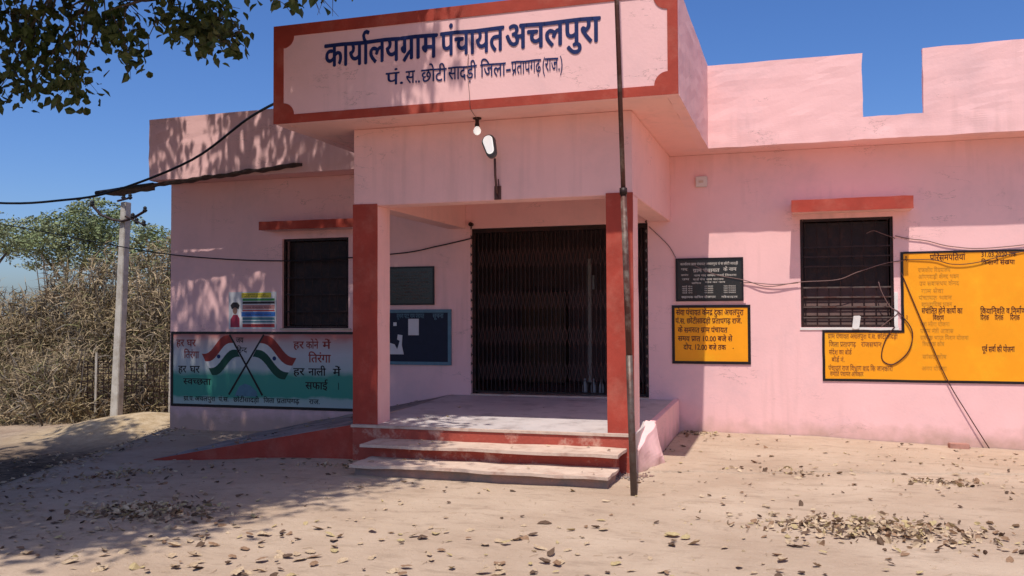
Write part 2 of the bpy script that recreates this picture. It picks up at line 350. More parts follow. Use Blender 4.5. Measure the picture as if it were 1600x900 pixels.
# ------------------------------------------------------------------ THE GROUND
W = 11.8
def edge_x(y):   # left border of the trodden yard
    return -7.6-(y-6.9)*.34 if y > 6.9 else -7.6+(6.9-y)*.05
def sstep(a, b, t): t = min(1, max(0, (t-a)/(b-a))); return t*t*(3-2*t)
def gz(x, y):
    z = -.02+.05*sstep(9, 12, y)*(1-sstep(-.5, 2.5, x)*1.6)
    z -= .15*sstep(-4.8, -8, x)*1.0
    if x < -5: z += -.06*sstep(-4.8, -7.2, x)*sstep(8.5, 11.5, y)
    d = edge_x(y)-x
    if d > 0:
        z -= .42*sstep(0, .8, d)+.045*min(d, 9)+.02*max(0, min(d-9, 40))
        if y > 8: z += .0
    z += .012*noise.noise(Vector((x*1.3, y*1.3, 0)))*(1+3*(d > .3))+.006*noise.noise(Vector((x*4, y*4, 3)))+.002*noise.noise(Vector((x*11, y*11, 3)))
    if d > .3: z += .10*noise.noise(Vector((x*.6, y*.6, 5)))
    # sandy bank beyond the wall end
    if d > 0: z += .34*math.exp(-((x+12.2)/1.6)**2-((y-14.6)/1.3)**2)
    return z
def coords(a, b, st, far, n):
    c = []; t = a
    while t < b+1e-6: c.append(t); t += st
    e = st; l = []; x = a; h = []; y = c[-1]
    while x > -far: e *= 1.3; x -= e; l.append(x)
    e = st
    while y < far: e *= 1.3; y += e; h.append(y)
    return l[::-1]+c+h
xs = coords(-13, 5, .09, 900, 0); ys = coords(3, 14, .09, 900, 0)
gv = []; lit = []; dg_ = []
for y in ys:
    for x in xs:
        gv.append((x, y, gz(x, y)))
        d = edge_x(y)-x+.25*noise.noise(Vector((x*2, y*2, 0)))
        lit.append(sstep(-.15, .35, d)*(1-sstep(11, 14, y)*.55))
        dg_.append(sstep(.5, 1.2, d)*math.exp(-((x+12.2)/1.9)**4-((y-14.4)/1.6)**4))
nx = len(xs)
gf = [(j*nx+i, j*nx+i+1, (j+1)*nx+i+1, (j+1)*nx+i) for j in range(len(ys)-1) for i in range(nx-1)]
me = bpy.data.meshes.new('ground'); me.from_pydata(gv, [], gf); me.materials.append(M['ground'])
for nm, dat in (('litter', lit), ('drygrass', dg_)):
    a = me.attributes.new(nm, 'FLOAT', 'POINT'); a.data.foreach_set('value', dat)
me.polygons.foreach_set('use_smooth', [True]*len(me.polygons))
g = bpy.data.objects.new('ground', me); link(g); tag(g, kind='structure')
# cement apron along the wall, its edge shows as the joint line
ap = MB(); pts = []
n = 60
for i in range(n+1):
    x = -1.45+i*7.2/n; yf = 9.15+.262*(x+.9)*1.0+.02*math.sin(x*5)
    pts.append((x, min(yf, 11.3)))
vs = []
for x, yf in pts:
    for k in range(9):
        y = yf+(11.79-yf)*k/8; vs.append((x, y, gz(x, y)+.014))
    vs.append((x, yf-.012, gz(x, yf)-.01))
fs = []
for i in range(n):
    for k in range(8): fs.append((i*10+k, (i+1)*10+k, (i+1)*10+k+1, i*10+k+1))
    fs.append((i*10+9, (i+1)*10+9, (i+1)*10, i*10))
ap.add(vs, fs); o = ap.build('pavement', 'ground'); tag(o, kind='structure')
fn = o.data.attributes.new('litter', 'FLOAT', 'POINT')

# ------------------------------------------------------------------ THE BUILDING
B = empty('office_building', (-3, 11.8, 0))
tag(B, 'pink single storey village office with red bordered porch and painted name band', 'building')
WR, WL = (.03, 1.10, 1.37, 2.71), (-7.28, -6.19, 1.355, 2.675)
GT = (-4.315, -1.86, .44, 2.735)
mb = MB(); wall_holes(mb, [-9.24, WR[0], WR[1], WL[0], WL[1], GT[0], GT[1], 6.5], [-.8, WR[2], WR[3], WL[2], WL[3], GT[2], GT[3], 3.577], W, W+.23, [WR, WL, GT])
mb.build('front_wall', 'pink', B)
MB().box(-9.24, -9.01, W+.23, 17.5, -1.2, 3.577).build('side_wall', 'pink', B)
MB().box(6.27, 6.5, W+.23, 17.5, -.5, 3.577).build('side_wall', 'pink', B)
MB().box(-9.24, 6.5, 17.5, 17.7, -1.2, 3.577).build('back_wall', 'pink', B)
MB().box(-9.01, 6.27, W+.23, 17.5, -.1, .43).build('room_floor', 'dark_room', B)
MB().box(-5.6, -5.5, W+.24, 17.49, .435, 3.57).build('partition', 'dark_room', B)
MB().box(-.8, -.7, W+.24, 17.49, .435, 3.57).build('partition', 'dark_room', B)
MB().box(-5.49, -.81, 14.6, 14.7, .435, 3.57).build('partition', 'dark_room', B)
# eave slabs with parapets
XE = 6.6
MB().box(-9.29, -5.16, 11.47, 17.7, 3.58, 3.70).build('roof_slab', 'pink2', B)
MB().box(-5.16, -1.15, 8.52, 17.7, 3.58, 3.70).build('roof_slab', 'pink2', B)
MB().box(-1.15, XE, 11.47, 17.7, 3.58, 3.70).build('roof_slab', 'pink2', B)
mb = MB(); wall_holes(mb, [-1.147, .75, 1.405, 4.0, 4.66, XE], [3.577, 3.845, 4.60], 11.35, 11.468, [(.75, 1.405, 3.845, 4.7), (4.0, 4.66, 3.845, 4.7)])
mb.build('parapet', 'pink', B, rough=.009)
MB().prismY([(-9.29, 3.577), (-5.30, 3.577), (-5.30, 4.53), (-9.29, 4.50)], 11.35, 11.468).build('parapet', 'pink', B, rough=.009)
# porch roof band
MB().box(-5.285, -1.033, 8.40, 8.517, 3.577, 4.615).build('fascia', 'pink', B, bevel=.006)
MB().box(-1.15, -1.033, 8.519, 11.348, 3.577, 4.618).build('parapet', 'pink', B, rough=.007)
MB().box(-5.285, -5.165, 8.519, 11.60, 3.577, 4.612).build('parapet', 'pink', B, rough=.007)
# porch beams
MB().box(-4.63, -1.56, 8.95, 9.20, 2.735, 3.578).build('beam', 'pink2', B, bevel=.006)
MB().box(-4.628, -4.38, 9.202, 11.798, 2.737, 3.578).build('beam', 'pink2', B, bevel=.006)
MB().box(-1.83, -1.562, 9.202, 11.798, 2.737, 3.578).build('beam', 'pink2', B, bevel=.006)
# columns: red front coat, pink sides
for x0, x1 in ((-4.63, -4.35), (-1.82, -1.56)):
    c = MB().box(x0, x1, 8.95, 9.27, -.2, 2.733).build('column', 'pink2', B, rough=.006)
    p = MB().box(x0-.004, x1+.003, 8.934, 8.957, -.1 if x0 < -4 else .35, 2.755)
    p.build('red_front_coat', 'red', c, rough=.004)
# porch floor (slightly raised towards the gate)
def fz(y): return .365+.026*(y-8.9)
mb = MB(); XR = -1.54
mb.add([(-4.60, 8.90, -.2), (XR, 8.90, -.2), (XR, 12.3, -.2), (-4.60, 12.3, -.2), (-4.60, 8.90, fz(8.9)), (XR, 8.90, fz(8.9)), (XR, 12.3, fz(12.3)), (-4.60, 12.3, fz(12.3))],
       [(0, 3, 2, 1), (4, 5, 6, 7), (0, 1, 5, 4), (1, 2, 6, 5), (2, 3, 7, 6), (3, 0, 4, 7)])
fl = mb.build('porch_floor', 'floor', B)
MB().box(-4.60, XR+.0, 8.868, 8.898, -.2, fz(8.9)-.028).build('floor_riser', 'redworn', B)
MB().box(-4.62, XR+.005, 8.855, 8.899, fz(8.9)-.026, fz(8.9)+.003).build('floor_edging', 'stone', B, bevel=.004)
# pink flank of the platform with its rough sloping front lump
mb = MB(); mb.add([(XR+.002, 9.6, -.2), (XR+.075, 9.6, -.2), (XR+.075, 11.79, -.2), (XR+.002, 11.79, -.2), (XR+.002, 9.6, fz(9.6)+.015), (XR+.07, 9.6, fz(9.6)+.01), (XR+.07, 11.79, fz(11.79)+.01), (XR+.002, 11.79, fz(11.79)+.015)],
       [(0, 3, 2, 1), (4, 5, 6, 7), (0, 1, 5, 4), (1, 2, 6, 5), (2, 3, 7, 6), (3, 0, 4, 7)])
mb.build('platform_flank', 'pink', B, bevel=.006)
mb = MB(); mb.add([(-1.553, 8.99, -.15), (-1.50, 8.97, -.15), (-1.30, 9.50, -.15), (-1.45, 9.61, -.15), (-1.553, 9.61, -.15),
                   (-1.553, 9.00, .22), (-1.535, 9.00, .20), (-1.43, 9.52, .385), (-1.46, 9.61, .40), (-1.553, 9.61, .41)],
       [(4, 3, 2, 1, 0), (5, 6, 7, 8, 9), (0, 1, 6, 5), (1, 2, 7, 6), (2, 3, 8, 7), (3, 4, 9, 8), (4, 0, 5, 9)])
mb.build('plaster_buttress', 'pink', B, rough=.03)
# steps
st = MB().box(-4.17, -1.69, 8.52, 8.866, -.2, .20).build('step_riser', 'redworn', B, rough=.006)
MB().box(-4.28, -1.62, 8.40, 8.866, .203, .233).build('step_tread', 'stone', B, rough=.008)
MB().box(-4.16, -1.66, 8.08, 8.518, -.2, .063).build('step_riser', 'concrete', B, rough=.012)
MB().box(-4.20, -1.63, 8.02, 8.518, .066, .095).build('step_tread', 'stone', B, rough=.012)
# ramp: slopes up from the left along the wall
def rf(x): return .345+.187*(x+4.63)
def rb(x): return .41+.204*(x+4.75)
X0 = -7.05
rp = MB(); vs = []; nn = 24
for i in range(nn+1):
    x = -8.05+i*(3.42)/nn
    for k in range(9):
        t = k/8; y = 8.98+t*(11.79-8.98)
        z = rf(x)+(rb(x)-rf(x))*t+.012*noise.noise(Vector((x*4, y*4, 7))); vs.append((x, y, z))
fs = [(i*9+k, (i+1)*9+k, (i+1)*9+k+1, i*9+k+1) for i in range(nn) for k in range(8)]
b0 = len(vs)
for i in range(nn+1): vs.append((-8.05+i*3.42/nn, 8.98, -.7))
fs += [(b0+i, b0+i+1, (i+1)*9, i*9) for i in range(nn)]
rp.add(vs, fs); rp.build('ramp', 'ramp', B)
mb = MB(); mb.add([(-7.1, 9.20, rb(-7.1)-.02)]*0, [])
# part of the ramp that runs on beside the gate
mb = MB(); mb.prismY([(-4.628, -.2), (-4.602, -.2), (-4.602, .40), (-4.628, .40)], 9.28, 11.79); mb.build('ramp_kerb', 'stone', B)
rr = MB(); xs_ = [-7.25+i*(2.62)/20 for i in range(21)]
rr.add([(x, 8.955, -.7) for x in xs_]+[(x, 8.955, rf(x)+.012) for x in xs_]+[(x, 8.978, rf(x)+.012) for x in xs_],
       [(i, i+1, i+22, i+21) for i in range(20)]+[(i+21, i+22, i+43, i+42) for i in range(20)])
rr.build('ramp_side', 'red', B)
# window hoods
for x0, x1, z0, z1 in ((-.06, 1.29, 2.765, 2.905), (-7.45, -5.90, 2.785, 2.90)):
    h_ = MB().box(x0, x1, 11.46, 11.798, z0, z1).build('window_hood', 'pink2', B, rough=.006)
    MB().box(x0-.004, x1+.004, 11.449, 11.4575, z0-.004, z1+.005).build('red_edge_coat', 'red', h_, rough=.005)
# windows
def window(WN, shut):
    x0, x1, z0, z1 = WN
    f = MB()
    for a in ((x0, x0+.035, z0, z1), (x1-.035, x1, z0, z1), (x0+.036, x1-.036, z0, z0+.035), (x0+.036, x1-.036, z1-.035, z1)):
        f.box(a[0]+.002, a[1]-.002, W+.045, W+.085, a[2]+.002, a[3]-.002)
    fr = f.build('window', 'iron', B)
    for zz in ([2.36, 2.24, 2.12, 1.86, 1.74, 1.62, 1.49] if shut else [1.6, 1.85, 2.1, 2.35]):
        MB().box(x0+.03, x1-.03, W+.030, W+.042, zz-.009, zz+.009).build('bar', 'iron' if not shut or zz > 1.9 else 'polegrey', fr)
    nb = 8
    for i in range(nb):
        xx = x0+.06+(x1-x0-.12)*i/(nb-1)
        MB().tube([(xx, W+.05, z0+.01), (xx, W+.05, z1-.01)], .006, 6).build('bar', 'iron', fr)
    if shut:
        for i in range(4):
            z = z0+.03+i*.115
            MB().add([(x0+.04, W+.10+.02*j, z+dz) for j, dz in ((0, 0), (2, .112), (2.5, .112), (.5, 0))]+[(x1-.04, W+.10+.02*j, z+dz) for j, dz in ((0, 0), (2, .112), (2.5, .112), (.5, 0))],
                     [(0, 4, 5, 1), (1, 5, 6, 2), (2, 6, 7, 3), (3, 7, 4, 0), (0, 1, 2, 3), (7, 6, 5, 4)]).build('slat', 'shutter', fr)
        MB().box(x0+.04, x1-.04, W+.16, W+.18, z0+.47, z1-.04).build('board', 'iron', fr)  # dark sheet, its colour stands in for shade in the upper window recess
        MB().box(x0-.012, x1+.045, W-.012, W+.03, z0-.03, z0-.002).build('sill', 'white', fr, rough=.006)
        MB().box(x1+.002, x1+.04, W-.01, W+.01, z0, z0+.42).build('chipped_jamb', 'white', fr, rough=.012)
    else:
        MB().box(x0+.04, x1-.04, W+.15, W+.17, z0+.04, z1-.04).build('board', 'iron', fr)  # dark sheet again, shade of the whole recess put into its colour
        MB().box(x0-.02, x1+.04, W-.03, W+.03, z0-.03, z0-.002).build('sill', 'stone', fr, rough=.006)
    return fr
window(WR, True); window(WL, False)
for x0, x1, z0, z1 in ((-7.36, -7.282, 1.36, 2.74), (-6.188, -6.11, 1.36, 2.74), (-7.36, -6.11, 2.677, 2.75)):
    pass
# gate: folding steel lattice between channel pickets
ga = MB(); x0, x1, z0, z1 = GT
ga.box(x0+.003, x0+.05, W+.06, W+.12, z0+.002, z1-.003).box(x1-.05, x1-.003, W+.06, W+.12, z0+.002, z1-.003).box(x0+.051, x1-.051, W+.06, W+.12, z1-.06, z1-.003).box(x0+.051, x1-.051, W+.055, W+.125, z0+.035, z0+.06)
gate = ga.build('gate', 'iron', B)
npk = 38
for i in range(npk):
    x = x0+.09+(x1-x0-.18)*i/(npk-1)
    MB().box(x-.006, x+.006, W+.075, W+.095, z0+.065, z1-.065).build('picket', 'iron', gate)
dx = (x1-x0-.18)/(npk-1)
for j, zc in enumerate((.78, 1.26, 1.74, 2.32)):
    for i in range(npk-1):
        x = x0+.09+dx*i
        for sgn in (1, -1):
            y = W+.066+.004*(sgn > 0)
            MB().add([(x, y, zc-sgn*.13-.011), (x+dx, y, zc+sgn*.13-.011), (x+dx, y, zc+sgn*.13+.011), (x, y, zc-sgn*.13+.011),
                      (x, y+.003, zc-sgn*.13-.011), (x+dx, y+.003, zc+sgn*.13-.011), (x+dx, y+.003, zc+sgn*.13+.011), (x, y+.003, zc-sgn*.13+.011)],
                     [(0, 1, 2, 3), (7, 6, 5, 4), (0, 4, 5, 1), (3, 2, 6, 7)]).build('lattice_strip', 'ironbrown', gate)
# folded spare pickets bunch at the right jamb and a serrated strip at both edges
for xx, s in ((x0+.006, 1), (x1-.006, -1)):
    mb = MB()
    for k in range(18):
        z = z0+.15+k*.125; mb.add([(xx, W-.012, z), (xx+s*.03, W-.02, z+.03), (xx, W-.012, z+.06), (xx, W+.01, z+.03)], [(0, 1, 2), (0, 3, 1), (1, 3, 2)])
    mb.build('hinge_strip', 'polegrey', gate)['kind'] = 'stuff'
MB().box(x0, x1, W-.03, W+.05, z0-.03, z0+.018).build('threshold', 'stone', B, rough=.005)
MB().tube([(x0+.02, W-.06, 2.79), (x0+.02, W, 2.79)], .03, 8).build('conduit_end', 'iron', B)
# asbestos sheet ledge on the left eave, overhanging the wall end
sh = MB(); n = 90; vs = []
for i in range(n+1):
    t = i/n; x = -10.1+t*3.42; zf = 3.43+.25*t+.006*math.sin(x*26)+.006*math.sin(x*9)+.012*noise.noise(Vector((x*5, 0, 0))); yf = 11.17+.025*noise.noise(Vector((x*7, 2, 0)))
    yb = 11.347 if x > -9.31 else 11.55
    vs += [(x, yf, zf), (x, yb, zf+.02), (x, yb, zf-.025), (x, yf+.01, zf-.03-.015*noise.noise(Vector((x*9, 1, 1))))]
fs = []
for i in range(n):
    a, b = i*4, i*4+4
    fs += [(a, b, b+1, a+1), (a+1, b+1, b+2, a+2), (a+2, b+2, b+3, a+3), (a+3, b+3, b, a)]
fs += [(0, 1, 2, 3), (n*4+3, n*4+2, n*4+1, n*4)]
sh.add(vs, fs).build('ledge_sheet', 'rubber', B)
# dark fold at the sheet's free end
MB().tube([(-10.12, 11.2, 3.41), (-9.8, 11.16, 3.43), (-9.4, 11.15, 3.47), (-9.05, 11.15, 3.50)], .035, 8, .015).build('rolled_edge', 'cable', B)

# ------------------------------------------------------------------ name band on the porch: border and lettering
NS = empty('name_sign', (-3.16, 8.397, 3.58))
tag(NS, 'wide pink name band with red border and navy Hindi lettering over the porch', 'sign')
ix0, ix1, iz0, iz1, rc = -5.17, -1.125, 3.665, 4.50, .125
ox0, ox1, oz0, oz1 = -5.29, -1.028, 3.573, 4.62
yb = 8.3965
bd = MB(); bt = .004
def sheet(poly):
    bd.prismY(poly, yb-bt, yb+.002)
sheet([(ox0, oz0), (ox1, oz0), (ox1, iz0), (ox0, iz0)]); sheet([(ox0, iz1), (ox1, iz1), (ox1, oz1), (ox0, oz1)])
sheet([(ox0, iz0), (ix0, iz0), (ix0, iz1), (ox0, iz1)]); sheet([(ix1, iz0), (ox1, iz0), (ox1, iz1), (ix1, iz1)])
for cx, cz, a0 in ((ix0, iz0, 0), (ix1, iz0, 90), (ix1, iz1, 180), (ix0, iz1, 270)):
    arc = [(cx+rc*math.cos(math.radians(a0+a)), cz+rc*math.sin(math.radians(a0+a))) for a in range(0, 91, 10)]
    sheet([(cx, cz)]+arc)
bd.build('border', 'red', NS)
yt = 8.3945
t = MB()
for s, xa, xb in (('काया^लय', -4.68, -3.83), ('ग`ाम', -3.82, -3.42), ('पंचायत', -3.38, -2.72), ('अचलपुरा', -2.70, -1.76)):
    letters(t, s, xa, 4.13, .235, yt, xb-xa, .026, jit=.004)
lines(t, 'title_lettering', 'navy', NS)
t = MB()
for s, xa, xb in (('पं.', -3.98, -3.78), ('स..', -3.76, -3.60), ('छोटी', -3.59, -3.32), ('सादड़ी', -3.30, -3.00), ('जिला'.replace('जि', 'िज'), -2.96, -2.70), ('-', -2.70, -2.64), ('प`तापगढ़', -2.64, -2.34), ('(राज.)', -2.33, -2.12)):
    letters(t, s, xa, 3.885, .125, yt, xb-xa, .012, jit=.003)
lines(t, 'subtitle_lettering', 'navy', NS)

# ------------------------------------------------------------------ notice boards and painted panels
def board(name, label, cat, x0, x1, z0, z1, y, mt, fmt, fw_, depth=.02, rough=.0):
    e = empty(name, ((x0+x1)/2, y, z0)); tag(e, label, cat)
    MB().box(x0+fw_*.6, x1-fw_*.6, y-depth*.6, y-.002, z0+fw_*.6, z1-fw_*.6).build('panel', mt, e)
    f = MB()
    f.box(x0, x1, y-depth, y-.003, z0, z0+fw_).box(x0, x1, y-depth, y-.003, z1-fw_, z1).box(x0, x0+fw_, y-depth, y-.003, z0+fw_+.0005, z1-fw_-.0005).box(x1-fw_, x1, y-depth, y-.003, z0+fw_+.0005, z1-fw_-.0005)
    f.build('frame', fmt, e)
    return e
Y1 = W-.001
# black board of committee names right of the porch
e = board('notice_board', 'black framed board with rows of pale lettering above the small yellow panel', 'notice board', -1.50, -.655, 1.705, 2.255, Y1, 'granite', 'black', .022, .028)
MB().box(-1.53, -.63, W-.012, W-.0005, 1.675, 1.702).build('plaster_ledge', 'pink2', e, rough=.004)
yy = W-.0195; t = MB()
rows = [('काया^लय ग`ाम पंचायत अचलपुरा पं स छोटी सादड़ी', -1.44, -.72, 2.165, .028), ('पद', -1.43, -1.35, 2.10, .026), ('ग`ाम पंचायत', -1.28, -.95, 2.075, .04), ('के नाम', -.9, -.74, 2.085, .04),
        ('सरपंच', -1.43, -1.34, 2.03, .02), ('नाम पद समय काय^ िवकास', -1.27, -.74, 2.02, .022), ('उप', -1.42, -1.33, 1.975, .022), ('वाड^ पंच नाम सदसय', -1.28, -.90, 1.97, .022),
        ('सिचव', -1.30, -1.18, 1.925, .018), ('गांव का नाम', -1.13, -.88, 1.935, .018)]
for k in range(4):
    z = 1.885-.027*k; rows += [('वाड^ पंच', -1.42, -1.29, z, .015), ('नाम सदसय', -1.14, -1.03, z, .015), ('गाम पंचायत', -.90, -.75, z, .015)]
rows += [('सहायक सिचव रोजगार', -1.43, -1.0, 1.745, .024), ('मोबाइल', -.93, -.73, 1.745, .022)]
for s, xa, xb, z, h in rows: letters(t, s, xa, z, h, yy, xb-xa, .02)
lines(t, 'lettering', 'grey_letter', e)
# small yellow panel
e = board('notice_board', 'small yellow painted panel with black border beneath the black name board', 'notice board', -1.555, -.575, .905, 1.655, Y1, 'yellow', 'black', .035, .012)
t = MB(); yy = W-.0095
for s, xa, xb, z, h in (('सेवा पंचायत केनद` दुका अचलपुरा', -1.50, -.66, 1.525, .068), ('पं.स. छोटीसादड़ी प`तापगढ़ राज.', -1.51, -.68, 1.42, .062), ('के समसत ग`ाम पंचायत', -1.48, -.86, 1.305, .062),
                        ('समय प`ात 10.00 बजे से', -1.48, -.80, 1.195, .06), ('दोप. 12.00 बजे तक', -1.41, -.88, 1.085, .06), ('.', -.80, -.78, 1.10, .06)):
    letters(t, s, xa, z, h, yy, xb-xa, .02, jit=.003)
lines(t, 'lettering', 'maroon', e)
# large yellow L shaped panel
e = empty('notice_board', (1.4, W, .72)); tag(e, 'large L shaped yellow painted panel with black border right of the window', 'notice board')
XB = 4.1
p = MB(); p.prismY([(.30, .74), (XB, .74), (XB, 2.255), (1.205, 2.255), (1.205, 1.315), (.30, 1.315)], W-.007, W-.0015); p.build('panel', 'yellow', e)
f = MB()
for a in ((.275, XB, .715, .745), (.275, .305, .746, 1.335), (.306, 1.175, 1.305, 1.335), (1.175, 1.207, 1.305, 2.275), (1.208, XB, 2.252, 2.277), (XB-.03, XB, .746, 2.2515)):
    f.box(a[0], a[1], W-.012, W-.0025, a[2], a[3])
f.build('border', 'black', e, rough=.004)
yy = W-.0085; t = MB()
for s, xa, xb, z, h in (('पिरसमपितयां', 1.50, 1.88, 2.165, .065), ('31.03.2020 तक', 2.05, 2.42, 2.195, .048), ('िकसानों संखया', 2.05, 2.40, 2.105, .048), ('१', 1.225, 1.25, 2.16, .06), ('का', 2.52, 2.62, 2.17, .058), ('मूलय', 2.52, 2.66, 2.09, .055),
                        ('संचािलत होने कायो^ का', 1.40, 1.84, 1.535, .06), ('िववरण', 1.52, 1.64, 1.455, .055), ('िकयािनवित व िनमा^ण काय^', 2.03, 2.62, 1.53, .06), ('िदनांक', 2.03, 2.12, 1.455, .055), ('िदनांक', 2.18, 2.27, 1.455, .055), ('िदनांक', 2.34, 2.44, 1.455, .055), ('ितिथ', 2.50, 2.60, 1.455, .055),
                        ('पूव^ सवा^ की योजना', 2.04, 2.38, 1.085, .06), ('राशि'.replace('शि', 'िश'), 2.5, 2.62, 1.085, .06)):
    letters(t, s, xa, z, h, yy, xb-xa, .018, jit=.003)
lines(t, 'lettering', 'maroon', e)
t = MB()
for s, xa, xb, z, h in (('ग`ाम पंचायत अचलपुरा पं.स. छोटीसादड़ी', .34, 1.13, 1.235, .05), ('िजला प`तापगढ़', .35, .66, 1.135, .055), ('राजसथान', .72, .95, 1.135, .055), ('संदेश का बोड^', .35, .61, 1.04, .052), ('बोड^ नं.', .38, .53, .95, .05),
                        ('पंचायत राज िवभाग वाद िक जानकारी', .34, 1.07, .845, .055), ('समीित पंचायत अिधकार', .36, .74, .78, .048), ('२', 1.225, 1.25, 1.46, .05)):
    letters(t, s, xa, z, h, yy, xb-xa, .012, jit=.003)
lines(t, 'small_lettering', 'yfaded2', e)
t = MB()
for i, (s, xa, xb, z) in enumerate((('राजकीय िवदयालय', 1.37, 1.72, 2.03), ('आंगनवाड़ी केनद भवन', 1.37, 1.81, 1.95), ('उप सवासथय केनद', 1.38, 1.81, 1.87), ('गाम सेवा', 1.40, 1.64, 1.78), ('पंचायत भवन', 1.37, 1.73, 1.70), ('सामुदाियक भवन', 1.40, 1.73, 1.62),
                        ('महा नरेगा योजना', 1.38, 1.70, 1.385), ('पधान मंती आवास', 1.38, 1.74, 1.305), ('सवचछ भारत िमशन योजना', 1.38, 1.90, 1.225), ('िवधायक कोष', 1.40, 1.64, 1.15), ('सांसद कोष', 1.40, 1.66, 1.0), ('अनय योजना', 1.39, 1.66, .86))):
    letters(t, s, xa, z, .045, yy, xb-xa, .012)
lines(t, 'faded_lettering', 'yfaded', e)
# left boards beside the gate
e = board('notice_board', 'black stone board with faint lettering left of the gate above the blue trimmed board', 'notice board', -5.75, -4.85, 1.685, 2.225, Y1, 'granite', 'black', .02, .025)
t = MB(); yy = W-.0175
for k in range(9):
    letters(t, R.choice(['गाम पंचायत अचलपुरा', 'वाड^ पंच नाम समय', 'सरपंच सिचव सदसय']), -5.5+.03*(k % 3), 2.13-.046*k, .022, yy, (.56, .44, .5)[k % 3], .015)
lines(t, 'lettering', 'polegrey', e)
e = board('bulletin_board', 'dark navy bulletin board with blue grey trim and pinned papers left of the gate', 'notice board', -5.95, -4.595, .845, 1.62, Y1, 'bluefelt', 'bluetrim', .045, .035)
yy = W-.0235; t = MB()
letters(t, 'सूचना पटट गाम पंचायत', -5.42, 1.50, .06, yy, .42, .015); letters(t, 'सूचना', -4.87, 1.50, .06, yy, .16, .015)
lines(t, 'lettering', 'bluetrim', e)
MB().box(-5.24, -5.08, yy-.004, yy+.001, 1.26, 1.49).build('paper', 'paper', e)
MB().prismY([(-5.52, .99), (-5.31, .99), (-5.34, 1.12), (-5.33, 1.26), (-5.40, 1.27), (-5.41, 1.20), (-5.37, 1.18), (-5.41, 1.06), (-5.45, 1.13), (-5.52, 1.15)][::1], yy-.006, yy+.001).build('torn_paper', 'paper', e)
MB().box(-5.47, -5.42, yy-.004, yy+.001, 1.39, 1.44).build('paper', 'paper', e)
# mural panel under the left window
e = empty('wall_mural', (-7.6, W, .2)); tag(e, 'green and white painted slogan panel with two crossed flags under the left window', 'mural')
MB().box(-9.19, -5.95, W-.012, W-.002, .19, 1.29).build('panel', 'mural', e)
f = MB()
for a in ((-9.215, -5.93, .165, .205), (-9.215, -5.93, 1.268, 1.305), (-9.215, -9.175, .2055, 1.2675), (-5.97, -5.93, .2055, 1.2675)): f.box(a[0], a[1], W-.018, W-.0035, a[2], a[3])
f.build('border', 'black', e)
yy = W-.0135
t = MB(); letters(t, 'घर', -8.93, 1.08, .10, yy, .16, .02); letters(t, 'हर', -9.12, 1.08, .10, yy, .14, .02); letters(t, 'ितरंगा', -8.98, .90, .10, yy, .27, .02)
letters(t, 'हर', -7.08, 1.06, .10, yy, .17, .02); letters(t, 'कोने', -6.87, 1.06, .10, yy, .20, .02); letters(t, 'में', -6.60, 1.06, .10, yy, .13, .02); letters(t, 'ितरंगा', -6.83, .86, .11, yy, .36, .02)
lines(t, 'red_lettering', 'saffron', e)
t = MB()
for s, xa, xb, z, h in (('हर', -9.08, -8.94, .68, .10), ('घर', -8.87, -8.70, .68, .10), ('स~वच~छता', -8.99, -8.50, .50, .09), ('हर', -7.08, -6.90, .67, .10), ('नाली', -6.83, -6.55, .67, .10), ('में', -6.43, -6.31, .67, .10), ('सफाई', -6.88, -6.52, .47, .10), ('।', -6.36, -6.33, .47, .10)):
    letters(t, s, xa, z, h, yy, xb-xa, .022)
for s, xa, xb in (('ग`ा.प.', -8.98, -8.80), ('अचलपुरा', -8.78, -8.42), ('पं.स.', -8.36, -8.18), ('छोटीसादड़ी', -8.10, -7.66), ('िजला', -7.58, -7.40), ('प`तापगढ़', -7.36, -6.98), ('राज.', -6.82, -6.64)):
    letters(t, s, xa, .255, .065, yy, xb-xa, .018)
letters(t, 'जय', -8.06, 1.14, .075, yy, .13, .02); letters(t, 'िहन~द', -8.04, .99, .075, yy, .17, .02)
lines(t, 'dark_lettering', 'black', e)
def strip(a, b, k0, k1, n=12):   # band of a waving flag between two offset curves
    top = []; bot = []
    for i in range(n+1):
        s = i/n; x = a[0]+(b[0]-a[0])*s; z = a[1]+(b[1]-a[1])*s+.05*math.sin(s*math.pi*2)*(1 if b[0] < a[0] else 1)
        nxx, nzz = -(b[1]-a[1]), (b[0]-a[0]); l = math.hypot(nxx, nzz); sg = -1 if nzz > 0 else 1
        top.append((x+sg*nxx/l*k0, z+sg*nzz/l*k0)); bot.append((x+sg*nxx/l*k1, z+sg*nzz/l*k1))
    return top, bot
for a, b in (((-8.17, 1.25), (-8.66, .97)), ((-7.58, 1.25), (-7.03, .92))):
    for mtn, k0, k1 in (('saffron', .0, .14), ('flag_white', .14, .26), ('flag_green', .26, .39)):
        tp, bt_ = strip(a, b, k0*.95, k1*.95)
        q = MB(); n_ = len(tp)
        for i in range(n_-1):
            poly = [bt_[i], bt_[i+1], tp[i+1], tp[i]]
            ar = sum(poly[k][0]*poly[(k+1) % 4][1]-poly[(k+1) % 4][0]*poly[k][1] for k in range(4))
            q.flat(poly if ar > 0 else poly[::-1], yy-.0005)
        q.build('painted_flag', mtn, e)
    cxm, czm = (a[0]+b[0])/2, (a[1]+b[1])/2
    cx_, cz_ = (-8.36, .93) if a[0] < -8 else (-7.40, .91)
    q = MB(); ring = [(cx_+.032*math.cos(k*math.pi/8), cz_+.032*math.sin(k*math.pi/8)) for k in range(16)]; q.flat(ring, yy-.0011); q.build('flag_wheel', 'navy', e)
q = MB()
for a, b in (((-8.17, 1.26), (-7.60, .36)), ((-7.58, 1.26), (-8.18, .36))):
    v_, f_ = stroke([a, b], .028, .032); q.add([(x, yy-.001-(.0006 if a[0] < -8 else 0), z) for x, z in v_], f_)
